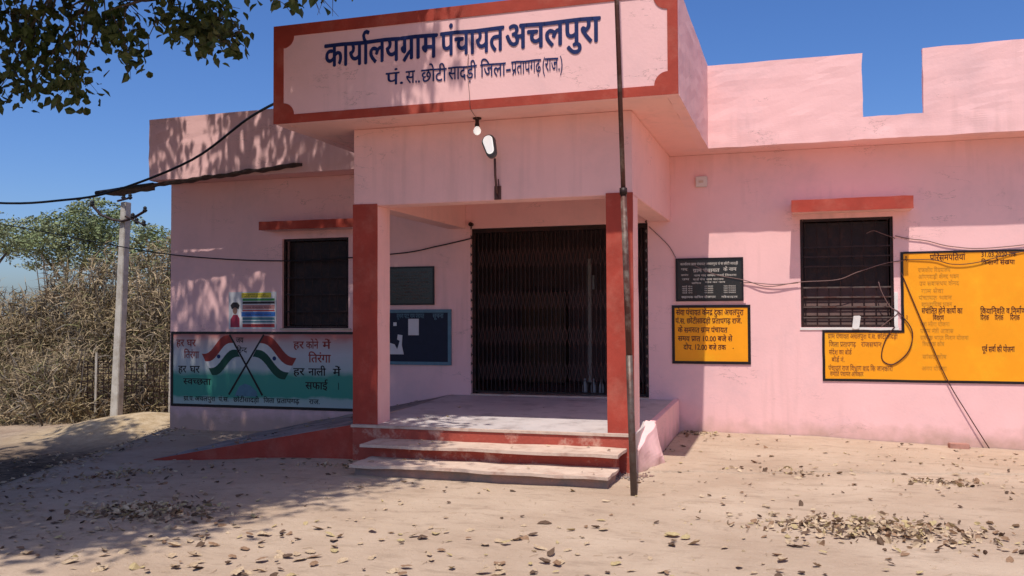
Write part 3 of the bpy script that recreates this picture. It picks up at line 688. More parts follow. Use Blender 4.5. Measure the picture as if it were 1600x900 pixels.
q.build('painted_flagpoles', 'black', e)
q = MB(); q.flat([(-8.08, .34), (-7.68, .34), (-7.70, .42), (-7.80, .50), (-7.90, .53), (-8.0, .49)], yy-.0003); q.build('painted_mound', 'bluetrim', e)
# poster
e = empty('wall_poster', (-7.8, W, 1.34)); tag(e, 'small colourful printed poster with a portrait and striped text bands beside the left window', 'poster')
MB().box(-8.19, -7.37, W-.008, W-.002, 1.345, 1.90).build('sheet', 'paper', e)
cols = {'py': (.72, .58, .05), 'pr': (.45, .05, .05), 'pb': (.04, .15, .45), 'pg': (.05, .25, .06), 'pt': (.06, .16, .20), 'ps': (.30, .16, .11), 'pm': (.33, .03, .06), 'pd': (.03, .02, .02), 'pk': (.5, .22, .2)}
for k, c in cols.items(): M[k] = mat('print_'+k, c, .5, .15, 12, bump=0)
yp = W-.0088
for x0, x1, z0, z1, k in ((-7.97, -7.46, 1.81, 1.885, 'py'), (-7.95, -7.40, 1.765, 1.80, 'pg'), (-7.95, -7.40, 1.72, 1.755, 'pd'), (-7.95, -7.40, 1.64, 1.705, 'pk'), (-7.95, -7.40, 1.61, 1.63, 'pr'), (-7.97, -7.39, 1.53, 1.60, 'pb'), (-7.95, -7.40, 1.48, 1.52, 'pt'), (-7.95, -7.40, 1.44, 1.465, 'pt'), (-7.95, -7.40, 1.37, 1.42, 'pr')):
    MB().flat([(x0, z0), (x1, z0), (x1, z1), (x0, z1)], yp).build('colour_band', k, e)
q = MB(); q.flat([(-8.16, 1.37), (-8.0, 1.37), (-8.0, 1.50), (-8.04, 1.56), (-8.11, 1.56), (-8.16, 1.49)], yp); q.build('portrait_torso', 'pm', e)
q = MB(); q.flat([(-8.08+.042*math.cos(k*.5236), 1.625+.058*math.sin(k*.5236)) for k in range(12)], yp-.0004); q.build('portrait_face', 'ps', e)
q = MB(); q.flat([(-8.135, 1.64), (-8.08, 1.672), (-8.02, 1.64), (-8.0, 1.70), (-8.04, 1.745), (-8.12, 1.745), (-8.16, 1.70)], yp-.0008); q.build('portrait_hair', 'pd', e)
t = MB(); letters(t, 'गाम पंचायत अचलपुरा', -7.95, 1.85, .02, yp-.0006, .4, .01); letters(t, 'छोटी सादड़ी पतापगढ़', -7.92, 1.82, .02, yp-.0006, .42, .01)
for z in (1.655, 1.55, 1.385): letters(t, 'गाम पंचायत भवन', -7.9, z, .022, yp-.0006, .44, .01)
lines(t, 'lettering', 'maroon', e)
# switch box
e = MB((-1.16, W, 3.2)).box(-1.235, -1.09, W-.045, W-.002, 3.165, 3.30).build('junction_box', 'plastic', bevel=.008); tag(e, 'small square white junction box high on the pink wall right of the porch', 'junction box')
MB().box(-1.19, -1.135, W-.05, W-.046, 3.215, 3.245).build('cover_slot', 'stone', e)

# ------------------------------------------------------------------ street lamp fitting on the porch beam, bulb on the soffit
e = empty('wall_lamp', (-2.98, 8.95, 2.85)); tag(e, 'white oblong LED lamp tilted on a rusty bracket at the middle of the porch beam', 'lamp')
MB().tube([(-2.965, 8.945, 2.78), (-2.965, 8.90, 2.84), (-2.965, 8.86, 2.98), (-2.955, 8.82, 3.15)], .013, 8).build('bracket', 'ironbrown', e, smooth=True)
MB().box(-3.0, -2.93, 8.93, 8.948, 2.74, 2.88).build('mounting_plate', 'ironbrown', e)
MB().tube([(-2.955, 8.93, 2.95), (-2.94, 8.90, 2.88), (-2.97, 8.92, 2.80), (-2.95, 8.925, 2.75)], .006, 5).build('loose_cable', 'wire_dark', e)
def pill(cx, cz0, cz1, y, r, d, tilt):
    out = []
    for k in range(9): out.append((r*math.cos(math.pi*k/8), cz1-r+r*math.sin(math.pi*k/8)))
    for k in range(9): out.append((r*.75*math.cos(math.pi+math.pi*k/8), cz0+r+r*.75*math.sin(math.pi+math.pi*k/8)))
    q = MB(); q.prismY(out, -d, 0); return q
for nm, r, z0, z1, d, mt_ in (('housing', .072, 0, .29, .05, 'lampbody'), ('lens', .054, .04, .275, .062, 'lens')):
    q = pill(0, z0, z1, 0, r, d, 0); o = q.build(nm, mt_, e, bevel=.006)
    o.location = Vector((-2.955, 8.80, 3.13))-e.location; o.rotation_euler = (math.radians(-18), math.radians(-20), 0)
e = empty('bulb_holder', (-3.14, 8.80, 3.577)); tag(e, 'small round bulb hanging from a dark holder under the porch slab', 'lamp')
MB().lathe([(.045, -.001), (.045, -.012), (.02, -.02), (.02, -.06), (.024, -.06), (.024, -.09)], (-3.14, 8.80, 3.577)).build('holder', 'iron', e, smooth=False)
MB().lathe([(.015, -.088), (.03, -.105), (.04, -.13), (.036, -.155), (.02, -.172), (.004, -.178)], (-3.14, 8.80, 3.577)).build('bulb', 'lens', e, smooth=True)

# ------------------------------------------------------------------ flag pole in front of the steps
e = empty('flag_pole', (-1.38, 7.86, -.02)); tag(e, 'tall thin rusty steel pole standing in the yard beside the right end of the steps', 'pole')
def pp(t): return Vector((-1.375-.105*t, 7.86+.0*t, -.1+3.9*t))   # leans a little to the left
MB().tube([pp(0), pp(.33)], .030, 12).build('lower_pipe', 'polegrey', e, smooth=True)
MB().tube([pp(.325), pp(.70)], .027, 12).build('middle_pipe', 'pole', e, smooth=True)
MB().tube([pp(.695), pp(1.75)], .021, 12).build('upper_pipe', 'pole', e, smooth=True)
MB().tube([pp(.69), pp(.705)], .034, 12).build('joint_collar', 'iron', e, smooth=True)

# ------------------------------------------------------------------ cables and wires
def cable(name, label, pts, r, mt_='cable', sub=6, sag=0):
    P_ = [Vector((p[0], 11.8-(11.8-p[1])*.35 if 11.6 < p[1] < 11.8 else p[1], p[2])) for p in pts]; out = []
    for i in range(len(P_)-1):
        p0, p1, p2, p3 = P_[max(i-1, 0)], P_[i], P_[i+1], P_[min(i+2, len(P_)-1)]
        for k in range(sub):
            t_ = k/sub; out.append(.5*((2*p1)+(p2-p0)*t_+(2*p0-5*p1+4*p2-p3)*t_*t_+(3*p1-p0-3*p2+p3)*t_**3))
    out.append(P_[-1]); off = tuple(P_[0])
    o = MB(off).tube(out, r, 6).build(name, mt_, smooth=True); tag(o, label, 'cable'); return o
cable('cable', 'thick black cable sagging up across the sky to the porch band', [(-14, 10.3, 3.55), (-10.9, 10., 3.16), (-9.58, 10., 3.14), (-8.73, 10., 3.23), (-7.51, 10., 3.58), (-6.37, 9.6, 3.98), (-5.32, 8.95, 4.05)], .016)
cable('cable', 'thin black cable running low across the left window behind the left column', [(-18, 12.3, 4.0), (-12.51, 11.7, 3.07), (-10.82, 11.7, 2.76), (-9.13, 11.7, 2.48), (-7.23, 11.7, 2.35), (-5.45, 11.7, 2.41), (-4.8, 11.7, 2.5), (-4.28, 11.75, 2.6)], .0085)
cable('wire', 'thin wire from the gate corner down to the black name board', [(-1.84, 11.75, 2.68), (-1.6, 11.75, 2.44), (-1.5, 11.77, 2.27)], .005, 'wire')
cable('wire', 'pale wire looping from the black name board across the right window', [(-1.30, 11.76, 2.18), (-1.0, 11.74, 2.04), (-.65, 11.72, 1.965), (-.36, 11.7, 1.88), (.02, 11.7, 1.93), (.45, 11.68, 1.95), (.69, 11.7, 2.04), (1.0, 11.72, 2.14), (1.21, 11.77, 2.17)], .0055, 'wire')
cable('wire', 'second wire hanging between the black name board and the right window', [(-.70, 11.76, 1.93), (-.55, 11.74, 1.93), (-.28, 11.72, 1.905), (.0, 11.72, 1.92)], .005, 'wire')
cable('wire', 'long dark wire slanting down over the yellow panel to the ground', [(1.18, 11.76, 2.03), (1.39, 11.74, 1.46), (1.65, 11.73, .78), (1.87, 11.70, .36), (2.09, 11.68, -.03)], .006, 'wire_dark')
cable('wire', 'loop of dark wire hanging beside the lower corner of the right window', [(1.14, 11.77, 1.56), (1.27, 11.72, 1.38), (1.29, 11.72, 1.23), (1.23, 11.74, 1.06), (1.08, 11.76, .93), (.97, 11.77, .96), (.95, 11.77, 1.06), (1.0, 11.76, 1.23), (1.10, 11.75, 1.38)], .007, 'wire_dark')
cable('wire', 'thin wire across the wall above the yellow panel top edge', [(1.12, 11.74, 2.47), (1.28, 11.76, 2.43), (1.47, 11.76, 2.40), (1.74, 11.76, 2.325), (2.2, 11.76, 2.30), (3.4, 11.76, 2.42)], .005, 'wire')
cable('wire', 'thin dark wire sagging across the head of the yellow panel', [(1.2, 11.76, 2.18), (1.54, 11.74, 2.17), (1.74, 11.73, 2.115), (2.0, 11.73, 2.13), (2.5, 11.75, 2.25), (3.4, 11.76, 2.35)], .005, 'wire_dark')
cable('wire', 'fine wire hanging down the name band to the bulb under the slab', [(-3.08, 8.385, 4.12), (-3.09, 8.383, 3.95), (-3.07, 8.38, 3.72), (-3.06, 8.384, 3.58), (-3.12, 8.75, 3.555)], .0028, 'wire')
cable('wire', 'short wire stub tangled at the right jamb of the right window', [(.93, 11.82, 1.92), (.96, 11.80, 1.80), (1.05, 11.78, 1.62), (1.14, 11.76, 1.55), (1.02, 11.78, 1.44), (.95, 11.8, 1.38)], .006, 'wire')
cable('wire', 'frayed wire poking in at the upper right corner of the right window', [(.80, 11.80, 2.51), (.88, 11.78, 2.54), (.98, 11.77, 2.50), (1.12, 11.77, 2.44)], .005, 'wire')
o = MB((.7, 11.7, 1.37)).prismY([(.62, 1.36), (.66, 1.35), (.70, 1.36), (.72, 1.50), (.70, 1.51), (.675, 1.40), (.66, 1.50), (.635, 1.51)][::1], 11.765, 11.785).build('rag_strip', 'white', rough=.006)
tag(o, 'knotted white cloth strip tied to the bottom bar of the right window', 'cloth')

# brick by the wall
o = MB((1.75, 11.6, 0)).box(1.64, 1.85, 11.55, 11.66, -.04, .035).build('brick', 'brick', bevel=.006, rough=.004); tag(o, 'broken reddish brick lying at the foot of the right wall', 'brick')
o.rotation_euler = (0, .03, .1)

# things dimly seen inside the gate
t = MB((-3.9, 14.3, .43)); t.box(-4.3, -3.6, 14.2, 14.55, .44, 1.9); o = t.build('cupboard', 'wood', bevel=.01); tag(o, 'dark cupboard standing inside behind the left half of the gate', 'cupboard')
MB().box(-4.26, -3.96, 14.185, 14.198, .5, 1.85).build('door', 'wood', o); MB().box(-3.94, -3.64, 14.185, 14.198, .5, 1.85).build('door', 'wood', o)
for k, (a, b_, c, d, lb) in enumerate(((-3.85, -3.70, 1.62, 1.80, 'square pale paper on the inner wall behind the middle of the gate'), (-3.30, -3.18, 1.95, 2.18, 'pale paper on the inner wall near the upper right of the gate'), (-2.95, -2.80, 1.45, 1.62, 'small pale paper on the inner wall close to the right column'))):
    o = MB((a, 14.59, c)).box(a, b_, 14.585, 14.597, c, d).build('paper_notice', 'paper'); tag(o, lb, 'paper')
MB().box(-3.30, -3.22, 14.54, 14.597, .435, 2.45).build('door_frame', 'plastic', B)
t = MB().lathe([(.034, 0), (.036, .02), (.036, .14), (.016, .19), (.016, .21), (.018, .21), (.018, .235)], (0, 0, 0), 10)
bt0 = t.build('bottle', 'frosted', smooth=True); bt0.location = (-2.33, 12.15, .432)
gl = ['first pale bottle from the right column standing behind the gate foot', 'second pale bottle from the right column standing behind the gate foot', 'third pale bottle from the right column standing behind the gate foot', 'fourth pale bottle from the right column standing behind the gate foot', 'fifth pale bottle from the right column standing behind the gate foot']
tag(bt0, gl[0], 'bottle', 'pale bottles behind the gate')
for k in range(1, 5):
    c = bt0.copy(); link(c); c.location = (-2.33-.115*k, 12.15+.01*(k % 2), .432); tag(c, gl[k])

# ------------------------------------------------------------------ utility pole
e = empty('utility_pole', (-13.65, 15.7, -.9)); tag(e, 'pale concrete electricity pole with crossarms in front of the dry thicket', 'utility pole')
q = MB(); vs = []
for z, wd, xx in ((-1.3, .10, -13.66), (3.93, .065, -13.42)):
    vs += [(xx-wd, 15.7-.09, z), (xx+wd, 15.7-.09, z), (xx+wd, 15.7+.09, z), (xx-wd, 15.7+.09, z)]
q.add(vs, [(3, 2, 1, 0), (4, 5, 6, 7), (0, 1, 5, 4), (1, 2, 6, 5), (2, 3, 7, 6), (3, 0, 4, 7)]); q.build('shaft', 'pcc', e, bevel=.012)
MB().tube([(-14.02, 15.4, 3.86), (-13.85, 15.45, 3.66), (-13.6, 15.55, 3.55), (-13.4, 15.58, 3.52), (-13.15, 15.6, 3.58), (-12.9, 15.65, 3.72)], .028, 6).build('crossarm', 'iron', e)
MB().tube([(-13.35, 15.6, 3.62), (-13.0, 15.5, 3.50), (-12.72, 15.4, 3.40)], .022, 6).build('crossarm', 'iron', e)
MB().tube([(-13.55, 15.6, 3.95), (-13.2, 15.5, 3.98)], .022, 6).build('crossarm', 'iron', e)
for x, y, z in ((-14.02, 15.4, 3.86), (-12.9, 15.65, 3.72), (-12.72, 15.4, 3.40), (-13.15, 15.5, 3.98), (-13.4, 15.6, 4.0), (-13.12, 15.55, 3.58), (-12.98, 15.5, 3.47)):
    MB().lathe([(.015, -.03), (.045, 0), (.05, .02), (.03, .04), (.042, .06), (.03, .085), (.015, .1)], (x, y, z), 8).build('insulator', 'cable', e, smooth=True)
# fence of wire mesh behind
e = empty('wire_fence', (-13, 16.4, -.7)); tag(e, 'sagging wire mesh fence on thin posts behind the concrete pole', 'fence')
q = MB()
for k in range(9):
    z = -.5+.13*k; q.tube([(-14.9+.4*i, 16.1+.1*i, z+.02*math.sin(i*1.3+k)) for i in range(10)], .012, 4)
for k in range(30): x = -14.9+.12*k; q.tube([(x, 16.1+.03*k, -.6), (x+.02*math.sin(k), 16.1+.03*k, .55)], .009, 4)
o = q.build('wire_mesh', 'iron', e); o['kind'] = 'stuff'
for x in (-14.6, -13.0, -11.6): MB().tube([(x, 16.1+(x+14.9)*.25, -1.0), (x+.03, 16.1+(x+14.9)*.25, .75)], .025, 6).build('post', 'pcc', e)
# low white kerb wall on the left
mb = MB((-15.4, 14.6, -1)); mb.prismZ([(-17.5, 13.3), (-13.2, 14.4), (-13.25, 14.6), (-17.55, 13.5)], -1.4, -.80)
o = mb.build('garden_wall', 'white', rough=.03); tag(o, 'low whitewashed kerb wall in front of the dry thicket at the far left', 'wall')

# ------------------------------------------------------------------ thicket and trees behind
def dry_bush(label, cx, cy, z0, rx, ry, h, n, seed):
    r = random.Random(seed); q = MB((cx, cy, z0)); q2 = MB((cx, cy, z0)); q3 = MB((cx, cy, z0))
    for i in range(int(n*1.5)):
        a = r.uniform(0, 2*math.pi); rr_ = math.sqrt(r.random()); u = rr_*math.cos(a); v = rr_*math.sin(a)
        top = h*math.sqrt(max(0, 1-rr_**2*.85))*(.84+.30*noise.noise(Vector((u*3+seed, v*3, 0)))); z = z0+top*r.random()**.62
        if noise.noise(Vector((u*rx*1.5, v*2, z*1.6+seed))) < -.16 and r.random() < .8: continue
        x = cx+u*rx; y = cy+v*ry
        l = r.uniform(.15, .5); d = Vector((r.gauss(0, .55)+u*.5, r.gauss(0, .5)+v*.3, r.uniform(-.35, 1.))).normalized()
        p0 = Vector((x, y, z)); p1 = p0+d*l*.5; p2 = p1+(d+Vector((r.gauss(0, .4), r.gauss(0, .4), -.35))).normalized()*l*.5
        s = Vector((r.gauss(0, 1), r.gauss(0, .3), r.gauss(0, .6))); s = (s-d*s.dot(d)).normalized()*r.uniform(.005, .013)
        (q if r.random() < .62 else (q2 if r.random() < .4 else q3)).add([p0-s, p0+s, p1-s, p1+s, p2], [(0, 1, 3, 2), (2, 3, 4)])
    for i in range(n//120):   # stems
        a = r.uniform(0, 2*math.pi); u = math.cos(a)*r.random(); v = math.sin(a)*r.random()
        b = Vector((cx+u*rx*.8, cy+v*ry*.6, z0-.1)); t_ = Vector((b.x+r.gauss(0, .5), b.y+r.gauss(0, .3), z0+h*r.uniform(.35, .9)))
        q3.tube([b, b.lerp(t_, .5)+Vector((r.gauss(0, .15), 0, .1)), t_], .03, 4, .008)
    e = empty('dry_bush', (cx, cy, z0)); tag(e, label, 'bush', 'dry bushes of the thicket behind the office')
    a_ = q.build('twigs', 'twig', e); a_['kind'] = 'stuff'
    b_ = q2.build('scrub_leaves', 'twig2', e); b_['kind'] = 'stuff'
    b_ = q3.build('bare_stems', 'twig3', e); b_['kind'] = 'stuff'
dry_bush('dense tan dry bush at the far left edge of the thicket', -19.2, 17.6, -1.3, 2.6, 1.5, 4.1, 17000, 1)
dry_bush('broad tan dry bush left of the concrete pole', -16.6, 18.4, -1.3, 2.4, 1.5, 4.9, 20000, 2)
dry_bush('brown dry bush directly behind the concrete pole', -14.6, 18.6, -1.2, 1.9, 1.4, 4.9, 16000, 3)
dry_bush('rust tinted dry bush between the pole and the building end', -12.8, 18.7, -1.2, 1.8, 1.3, 4.9, 15000, 4)
dry_bush('low dark dry bush in front of the thicket at lower left', -15.9, 16.6, -1.2, 1.8, .9, 2.3, 8000, 5)
dry_bush('low twiggy bush at the foot of the concrete pole', -13.9, 17.0, -1.1, 1.3, .7, 1.9, 4000, 6)
dry_bush('tall tan dry bush beyond the far left edge of the yard', -22.5, 18.6, -1.5, 2.8, 1.7, 4.2, 9000, 8)
def bg_tree(label, cx, cy, z0, h, blobs, n, seed, trunkr=.25, ls=.16, limbs=None):
    r = random.Random(seed); e = empty('tree', (cx, cy, z0)); tag(e, label, 'tree')
    q = MB((cx, cy, z0)); q.tube([(cx, cy, z0-.3), (cx+.1, cy, z0+h*.25), (cx-.1, cy, z0+h*.45)], trunkr, 8, trunkr*.6)
    o = q.build('trunk', 'bark', e, smooth=True)
    for bx, by, bz, br, bh in blobs:
        st_ = Vector((cx-.1, cy, z0+h*.42)); en = Vector((bx, by, bz)); mid = st_.lerp(en, .55)+Vector((r.gauss(0, .3), 0, -.25))
        MB((cx, cy, z0)).tube([st_, st_.lerp(mid, .5)+Vector((r.gauss(0, .1), 0, r.gauss(0, .1))), mid, en], trunkr*.5, 6, .03).build('branch', 'bark', e, smooth=True)
    f = MB((cx, cy, z0))
    for i in range(n):
        bx, by, bz, br, bh = r.choice(blobs)
        while True:
            d = Vector((r.uniform(-1, 1), r.uniform(-1, 1), r.uniform(-1, 1)))
            if .25 < d.length < 1: break
        if noise.noise(Vector((d.x*2.2+bx, d.y*2.2, d.z*2.6+bz))) < -.12: continue
        c = Vector((bx+d.x*br, by+d.y*br, bz+d.z*bh)); u = Vector((r.gauss(0, 1), r.gauss(0, 1), r.gauss(0, .5))).normalized()*ls*r.uniform(.5, 1.2); v = u.orthogonal().normalized()*ls*r.uniform(.2, .45)
        v = Matrix.Rotation(r.uniform(0, 6.28), 3, u)@v
        f.add([c-u, c+v, c+u, c-v], [(0, 1, 2, 3)])
    o = f.build('crown', 'acacia', e); o['kind'] = 'stuff'
bg_tree('rounded light green tree rising above the thicket left of the pole', -24.5, 26.5, -2, 8,
        [(-25.2, 26.6, 4.3, 1.5, 1.2), (-23.6, 27.2, 4.1, 1.5, 1.3), (-22.4, 27.5, 3.7, 1.2, 1.2), (-24.4, 27, 5.0, 1.2, .9), (-26.4, 26.2, 4.2, 1.3, 1.0)], 26000, 11, ls=.085)
bg_tree('sparse feathery green tree with dark open limbs at the left edge', -26.5, 22.8, -2, 6.5,
        [(-27.6, 22.5, 4.1, 1.5, .5), (-25.6, 23.2, 4.6, 1.4, .45), (-26.6, 23.0, 5.0, 1.1, .35), (-24.6, 23.6, 4.0, .9, .4), (-28.2, 22.3, 5.1, 1.1, .35), (-27.2, 22.9, 3.4, 1.0, .35)], 11000, 12, ls=.075)

# ------------------------------------------------------------------ shade tree: trunk outside the frame, hanging leaves at the top left
e = empty('shade_tree', (-9.6, 4.6, -.6)); tag(e, 'large dark leafed tree whose branches hang in from the top left corner', 'tree')
OFF = (-9.6, 4.6, -.6)
TR = [(-9.6, 4.6, -1.0), (-9.55, 4.6, .8), (-9.35, 4.7, 2.3), (-9.0, 4.75, 3.7), (-8.6, 4.8, 5.0)]
o = MB(OFF).tube(TR, .30, 14, .16).build('trunk', 'bark', e, smooth=True)
VIS = [(-7.85, 7.4, 4.72), (-7.91, 7.69, 4.72), (-7.46, 7.43, 4.32), (-7.88, 7.5, 4.35), (-7.69, 7.37, 3.99), (-7.2, 7.41, 4.1), (-7.42, 7.35, 3.87), (-6.99, 7.38, 3.79), (-7.25, 7.59, 4.45), (-7.03, 7.66, 4.68), (-7.51, 7.81, 4.89), (-6.65, 7.47, 4.55), (-6.43, 7.44, 4.36), (-6.3, 7.38, 4.17), (-6.41, 7.64, 4.65), (-6.94, 7.39, 3.94), (-5.8, 7.42, 4.58), (-5.56, 7.39, 4.45), (-5.29, 7.37, 4.48), (-5.18, 7.41, 4.32), (-5.48, 7.42, 4.29), (-5.18, 7.31, 4.14), (-5.0, 7.36, 4.23), (-5.62, 7.37, 4.36), (-5.45, 7.54, 4.32), (-4.34, 6.85, 4.32), (-4.16, 6.8, 4.31), (-3.98, 6.86, 4.34), (-3.73, 6.83, 4.36), (-3.86, 6.89, 4.38), (-3.48, 6.8, 4.42), (-7.85, 7.32, 3.83), (-7.24, 7.28, 4.65), (-7.54, 7.3, 4.39)]
r = random.Random(21)
def below_view(p, pad=.0):   # true when a point would hang lower than the upper edge of what the photograph shows
    d = (p-Vector((0, 0, 1.55))); k = d.dot(fw)
    if k < .3: return False
    return d.dot(up)/k < (450+25)/1420+pad and abs(d.dot(rt)/k) < .62
CL = []
tries = 0
while len(CL) < 1600 and tries < 400000:
    tries += 1
    x = r.uniform(-11.5, -3.4); y = r.uniform(1.0, 11.0); z = r.uniform(4.9, 8.6)
    if (y > 7.9 and z < 5.3) or (y > 10 and z < 5.7): continue
    # shadow foot on the yard, keep the lit part of the yard free
    sx = x-.042*z; sy = y+z/2.25
    lim = -3.95-.35*sstep(7, 5, sy)-.7*sstep(5.6, 4.6, sy)+.45*sstep(7.6, 8.6, sy)+.25*noise.noise(Vector((sx, sy*2, 0)))
    if sx > lim-.15: continue
    if sy < 4.6+.0*x+.25*max(0, sx+6): continue
    p = Vector((x, y, z))
    if below_view(p, .07): continue
    g_ = noise.noise(Vector((sx*1.1+5, sy*.9, 2)))
    if g_ < (.0 if sy > 11 else -.36): continue
    if y+ (z-3.6)/2.25 > 10.2 and g_ < -.06: continue
    CL.append(p)
UP = []
tries = 0
while len(UP) < 620 and tries < 80000:      # unseen high crown beyond the frame, added to block sky and deepen the shade
    tries += 1
    p = Vector((r.uniform(-15, -4.6), r.uniform(-2, 9.5), r.uniform(7.2, 11)))
    sx = p.x-.042*p.z; sy = p.y+p.z/2.25
    lim = -3.95-.35*sstep(7, 5, sy)-.7*sstep(5.6, 4.6, sy)+.45*sstep(7.6, 8.6, sy)
    if sx > lim-.35 or sy < 4.7+.25*max(0, sx+6) or below_view(p, .12): continue
    if noise.noise(Vector((sx*1.1+5, sy*.9, 2))) < (.16 if sy > 11 else -.36): continue
    UP.append(p)
LV = []      # (pos, scale) of leaves
leafbm = MB(OFF)
def leaf_geo(q, c, dirv, s, r, curl=.15):
    n_ = Vector((r.gauss(0, 1), r.gauss(0, 1), r.gauss(0, 1)+.4)); n_ = (n_-dirv*n_.dot(dirv)).normalized(); sd = dirv.cross(n_)
    w_ = s*.36
    q.add([c, c+dirv*s*.3+sd*w_+n_*s*.06, c+dirv*s*.68+sd*w_*.75+n_*s*.05, c+dirv*s*1.05-n_*s*curl, c+dirv*s*.68-sd*w_*.75+n_*s*.05, c+dirv*s*.3-sd*w_+n_*s*.06],
          [(0, 1, 2, 3), (0, 3, 4, 5)])
for p in CL:
    sig = r.uniform(.16, .34)
    for k in range(r.randint(45, 85)):
        c = p+Vector((r.gauss(0, sig), r.gauss(0, sig), r.gauss(0, sig*.7)))
        if below_view(c, .012): continue
        d = Vector((r.gauss(0, .7), r.gauss(0, .7), r.uniform(-1.2, .2))).normalized()
        leaf_geo(leafbm, c, d, r.uniform(.09, .15), r)
for p in UP:
    for k in range(26):
        c = p+Vector((r.gauss(0, .33), r.gauss(0, .33), r.gauss(0, .25)))
        if below_view(c, .03): continue
        leaf_geo(leafbm, c, Vector((r.gauss(0, .7), r.gauss(0, .7), r.uniform(-1, .2))).normalized(), r.uniform(.16, .26), r)
single = []
VIS = [(a, b, c+.07 if c < 4.2 and a < -6.5 else c) for a, b, c in VIS]
for p in VIS:
    p = Vector(p)
    k_ = 52 if p.x < -5 else 20
    for k in range(k_):
        s_ = .125 if p.x < -5 else .085
        c = p+Vector((r.gauss(0, s_), r.gauss(0, .2), r.gauss(0, s_*.8)))
        if (c-p).length > .34 or (c.x > -4.6 and c.z < 4.2) or (c.x > -5.05 and c.x < -4.6): continue
        d = Vector((r.gauss(0, .6), r.gauss(0, .6), r.uniform(-1.3, .0))).normalized()
        if c.z < 4.55: single.append((c, d, r.uniform(.075, .125)))
        else: leaf_geo(leafbm, c, d, r.uniform(.075, .125), r)
single.sort(key=lambda a: (a[0]-Vector((0, 0, 1.55))).length - .25*abs(a[0].z-3.4)*0)
r.shuffle(single)
single.sort(key=lambda a: a[0].z)
for c, d, s in single[300:]: leaf_geo(leafbm, c, d, s, r)
o = leafbm.build('foliage', 'leaf', e); o['kind'] = 'stuff'
lm = []
for k in range(5):
    q = MB(); leaf_geo(q, Vector((0, 0, 0)), Vector((1, 0, 0)), 1, r, .1+.05*k); me = bpy.data.meshes.new('leaf'); me.from_pydata([tuple(v) for v in q.v], [], q.f); me.materials.append(M['leaf']); lm.append(me)
for i, (c, d, s) in enumerate(single[:300]):
    o = bpy.data.objects.new('leaf', lm[i % 5]); link(o, e); o.location = c-Vector(OFF); o.scale = (s, s, s)
    o.rotation_euler = (d.to_track_quat('X', 'Z').to_matrix()@Matrix.Rotation(r.uniform(0, 6.28), 3, 'X')).to_euler()
# limbs and twigs
limb = [[TR[3], (-8.2, 5.6, 4.9), (-7.9, 6.6, 5.3), (-7.6, 7.4, 5.15), (-6.9, 7.55, 4.86), (-6.2, 7.5, 4.72), (-5.6, 7.45, 4.68)],
        [TR[4], (-7.6, 5.0, 6.0), (-6.3, 5.4, 6.6), (-5.0, 6.0, 6.5), (-4.4, 6.7, 5.6), (-4.1, 6.9, 4.9)],
        [TR[4], (-8.6, 5.2, 6.3), (-8.3, 6.4, 7.3), (-7.8, 8.0, 7.6), (-7, 9.3, 7.2)],
        [TR[4], (-8.0, 4.4, 6.2), (-6.8, 3.6, 6.9), (-5.4, 3.2, 7.2)],
        [TR[3], (-9.6, 4.2, 5.2), (-10.3, 3.4, 6.2), (-10.6, 2.4, 6.8)]]
for l in limb: MB(OFF).tube(l, .085, 8, .018).build('branch', 'bark', e, smooth=True)
tw = MB(OFF)
nodes = [Vector(p) for l in limb for p in l[1:]]+[Vector(l[i]).lerp(Vector(l[i+1]), .5) for l in limb for i in range(1, len(l)-1)]
for p in [Vector(v) for v in VIS]+CL[::3]:
    b = min(nodes, key=lambda q_: (q_-p).length); md = b.lerp(p, .5)+Vector((r.gauss(0, .08), r.gauss(0, .08), .1))
    if below_view(md) and p.z > 4.95: continue
    tw.tube([b, md, p], .016, 4, .004)
for p in VIS:
    p = Vector(p)
    for k in range(3):
        q_ = p+Vector((r.gauss(0, .18), r.gauss(0, .1), r.uniform(-.25, -.02))); tw.tube([p, p.lerp(q_, .5)+Vector((0, 0, .03)), q_], .005, 3, .002)
for l in ([(-6.05, 7.42, 4.62), (-5.98, 7.40, 4.45), (-6.08, 7.40, 4.28), (-6.06, 7.40, 4.12)], [(-5.98, 7.40, 4.45), (-5.86, 7.40, 4.34), (-5.72, 7.40, 4.25), (-5.60, 7.4, 4.24)], [(-5.9, 7.42, 4.4), (-5.75, 7.4, 4.3), (-5.76, 7.4, 4.2)], [(-7.0, 7.4, 4.6), (-6.9, 7.38, 4.3), (-7.05, 7.38, 4.0)]):
    tw.tube(l, .006, 4, .003)
o = tw.build('twigs', 'bark', e); o['kind'] = 'stuff'

# ------------------------------------------------------------------ fallen leaves
def dry_mesh(k, rr_):
    n_ = 6; vs = []
    cur = rr_.uniform(.2, 1.5); wd = rr_.uniform(.15, .42)
    torn = rr_.random() < .35; bend = rr_.uniform(-.25, .25)
    for i in range(n_+1):
        t_ = i/n_*(.68 if torn else 1); x = t_-.5; wv = wd*rr_.uniform(.8, 1.1)*math.sin(math.pi*min(1, t_*1.02))**.75*(1-.35*t_)+.004
        zc = .09*cur*(2*abs(t_-.5))**2+rr_.uniform(-.02, .03)
        b_ = bend*(t_-.5)**2*2; vs += [(x, b_-wv, zc+.16*cur*(wv/wd)), (x, b_, zc), (x, b_+wv, zc+.13*cur*(wv/wd))]
    fs = [(i*3+j, i*3+3+j, i*3+4+j, i*3+1+j) for i in range(n_) for j in range(2)]
    fs.append
    me = bpy.data.meshes.new('fallen_leaf'); me.from_pydata(vs, [], fs); return me
rr = random.Random(5)
dm = []
for mt_ in ('leafdry', 'leafdry', 'leafdry', 'leafdry2', 'leafdry3', 'leafyel'):
    for k in range(4):
        me = dry_mesh(k, rr); me.materials.append(M[mt_]); dm.append((me, mt_))
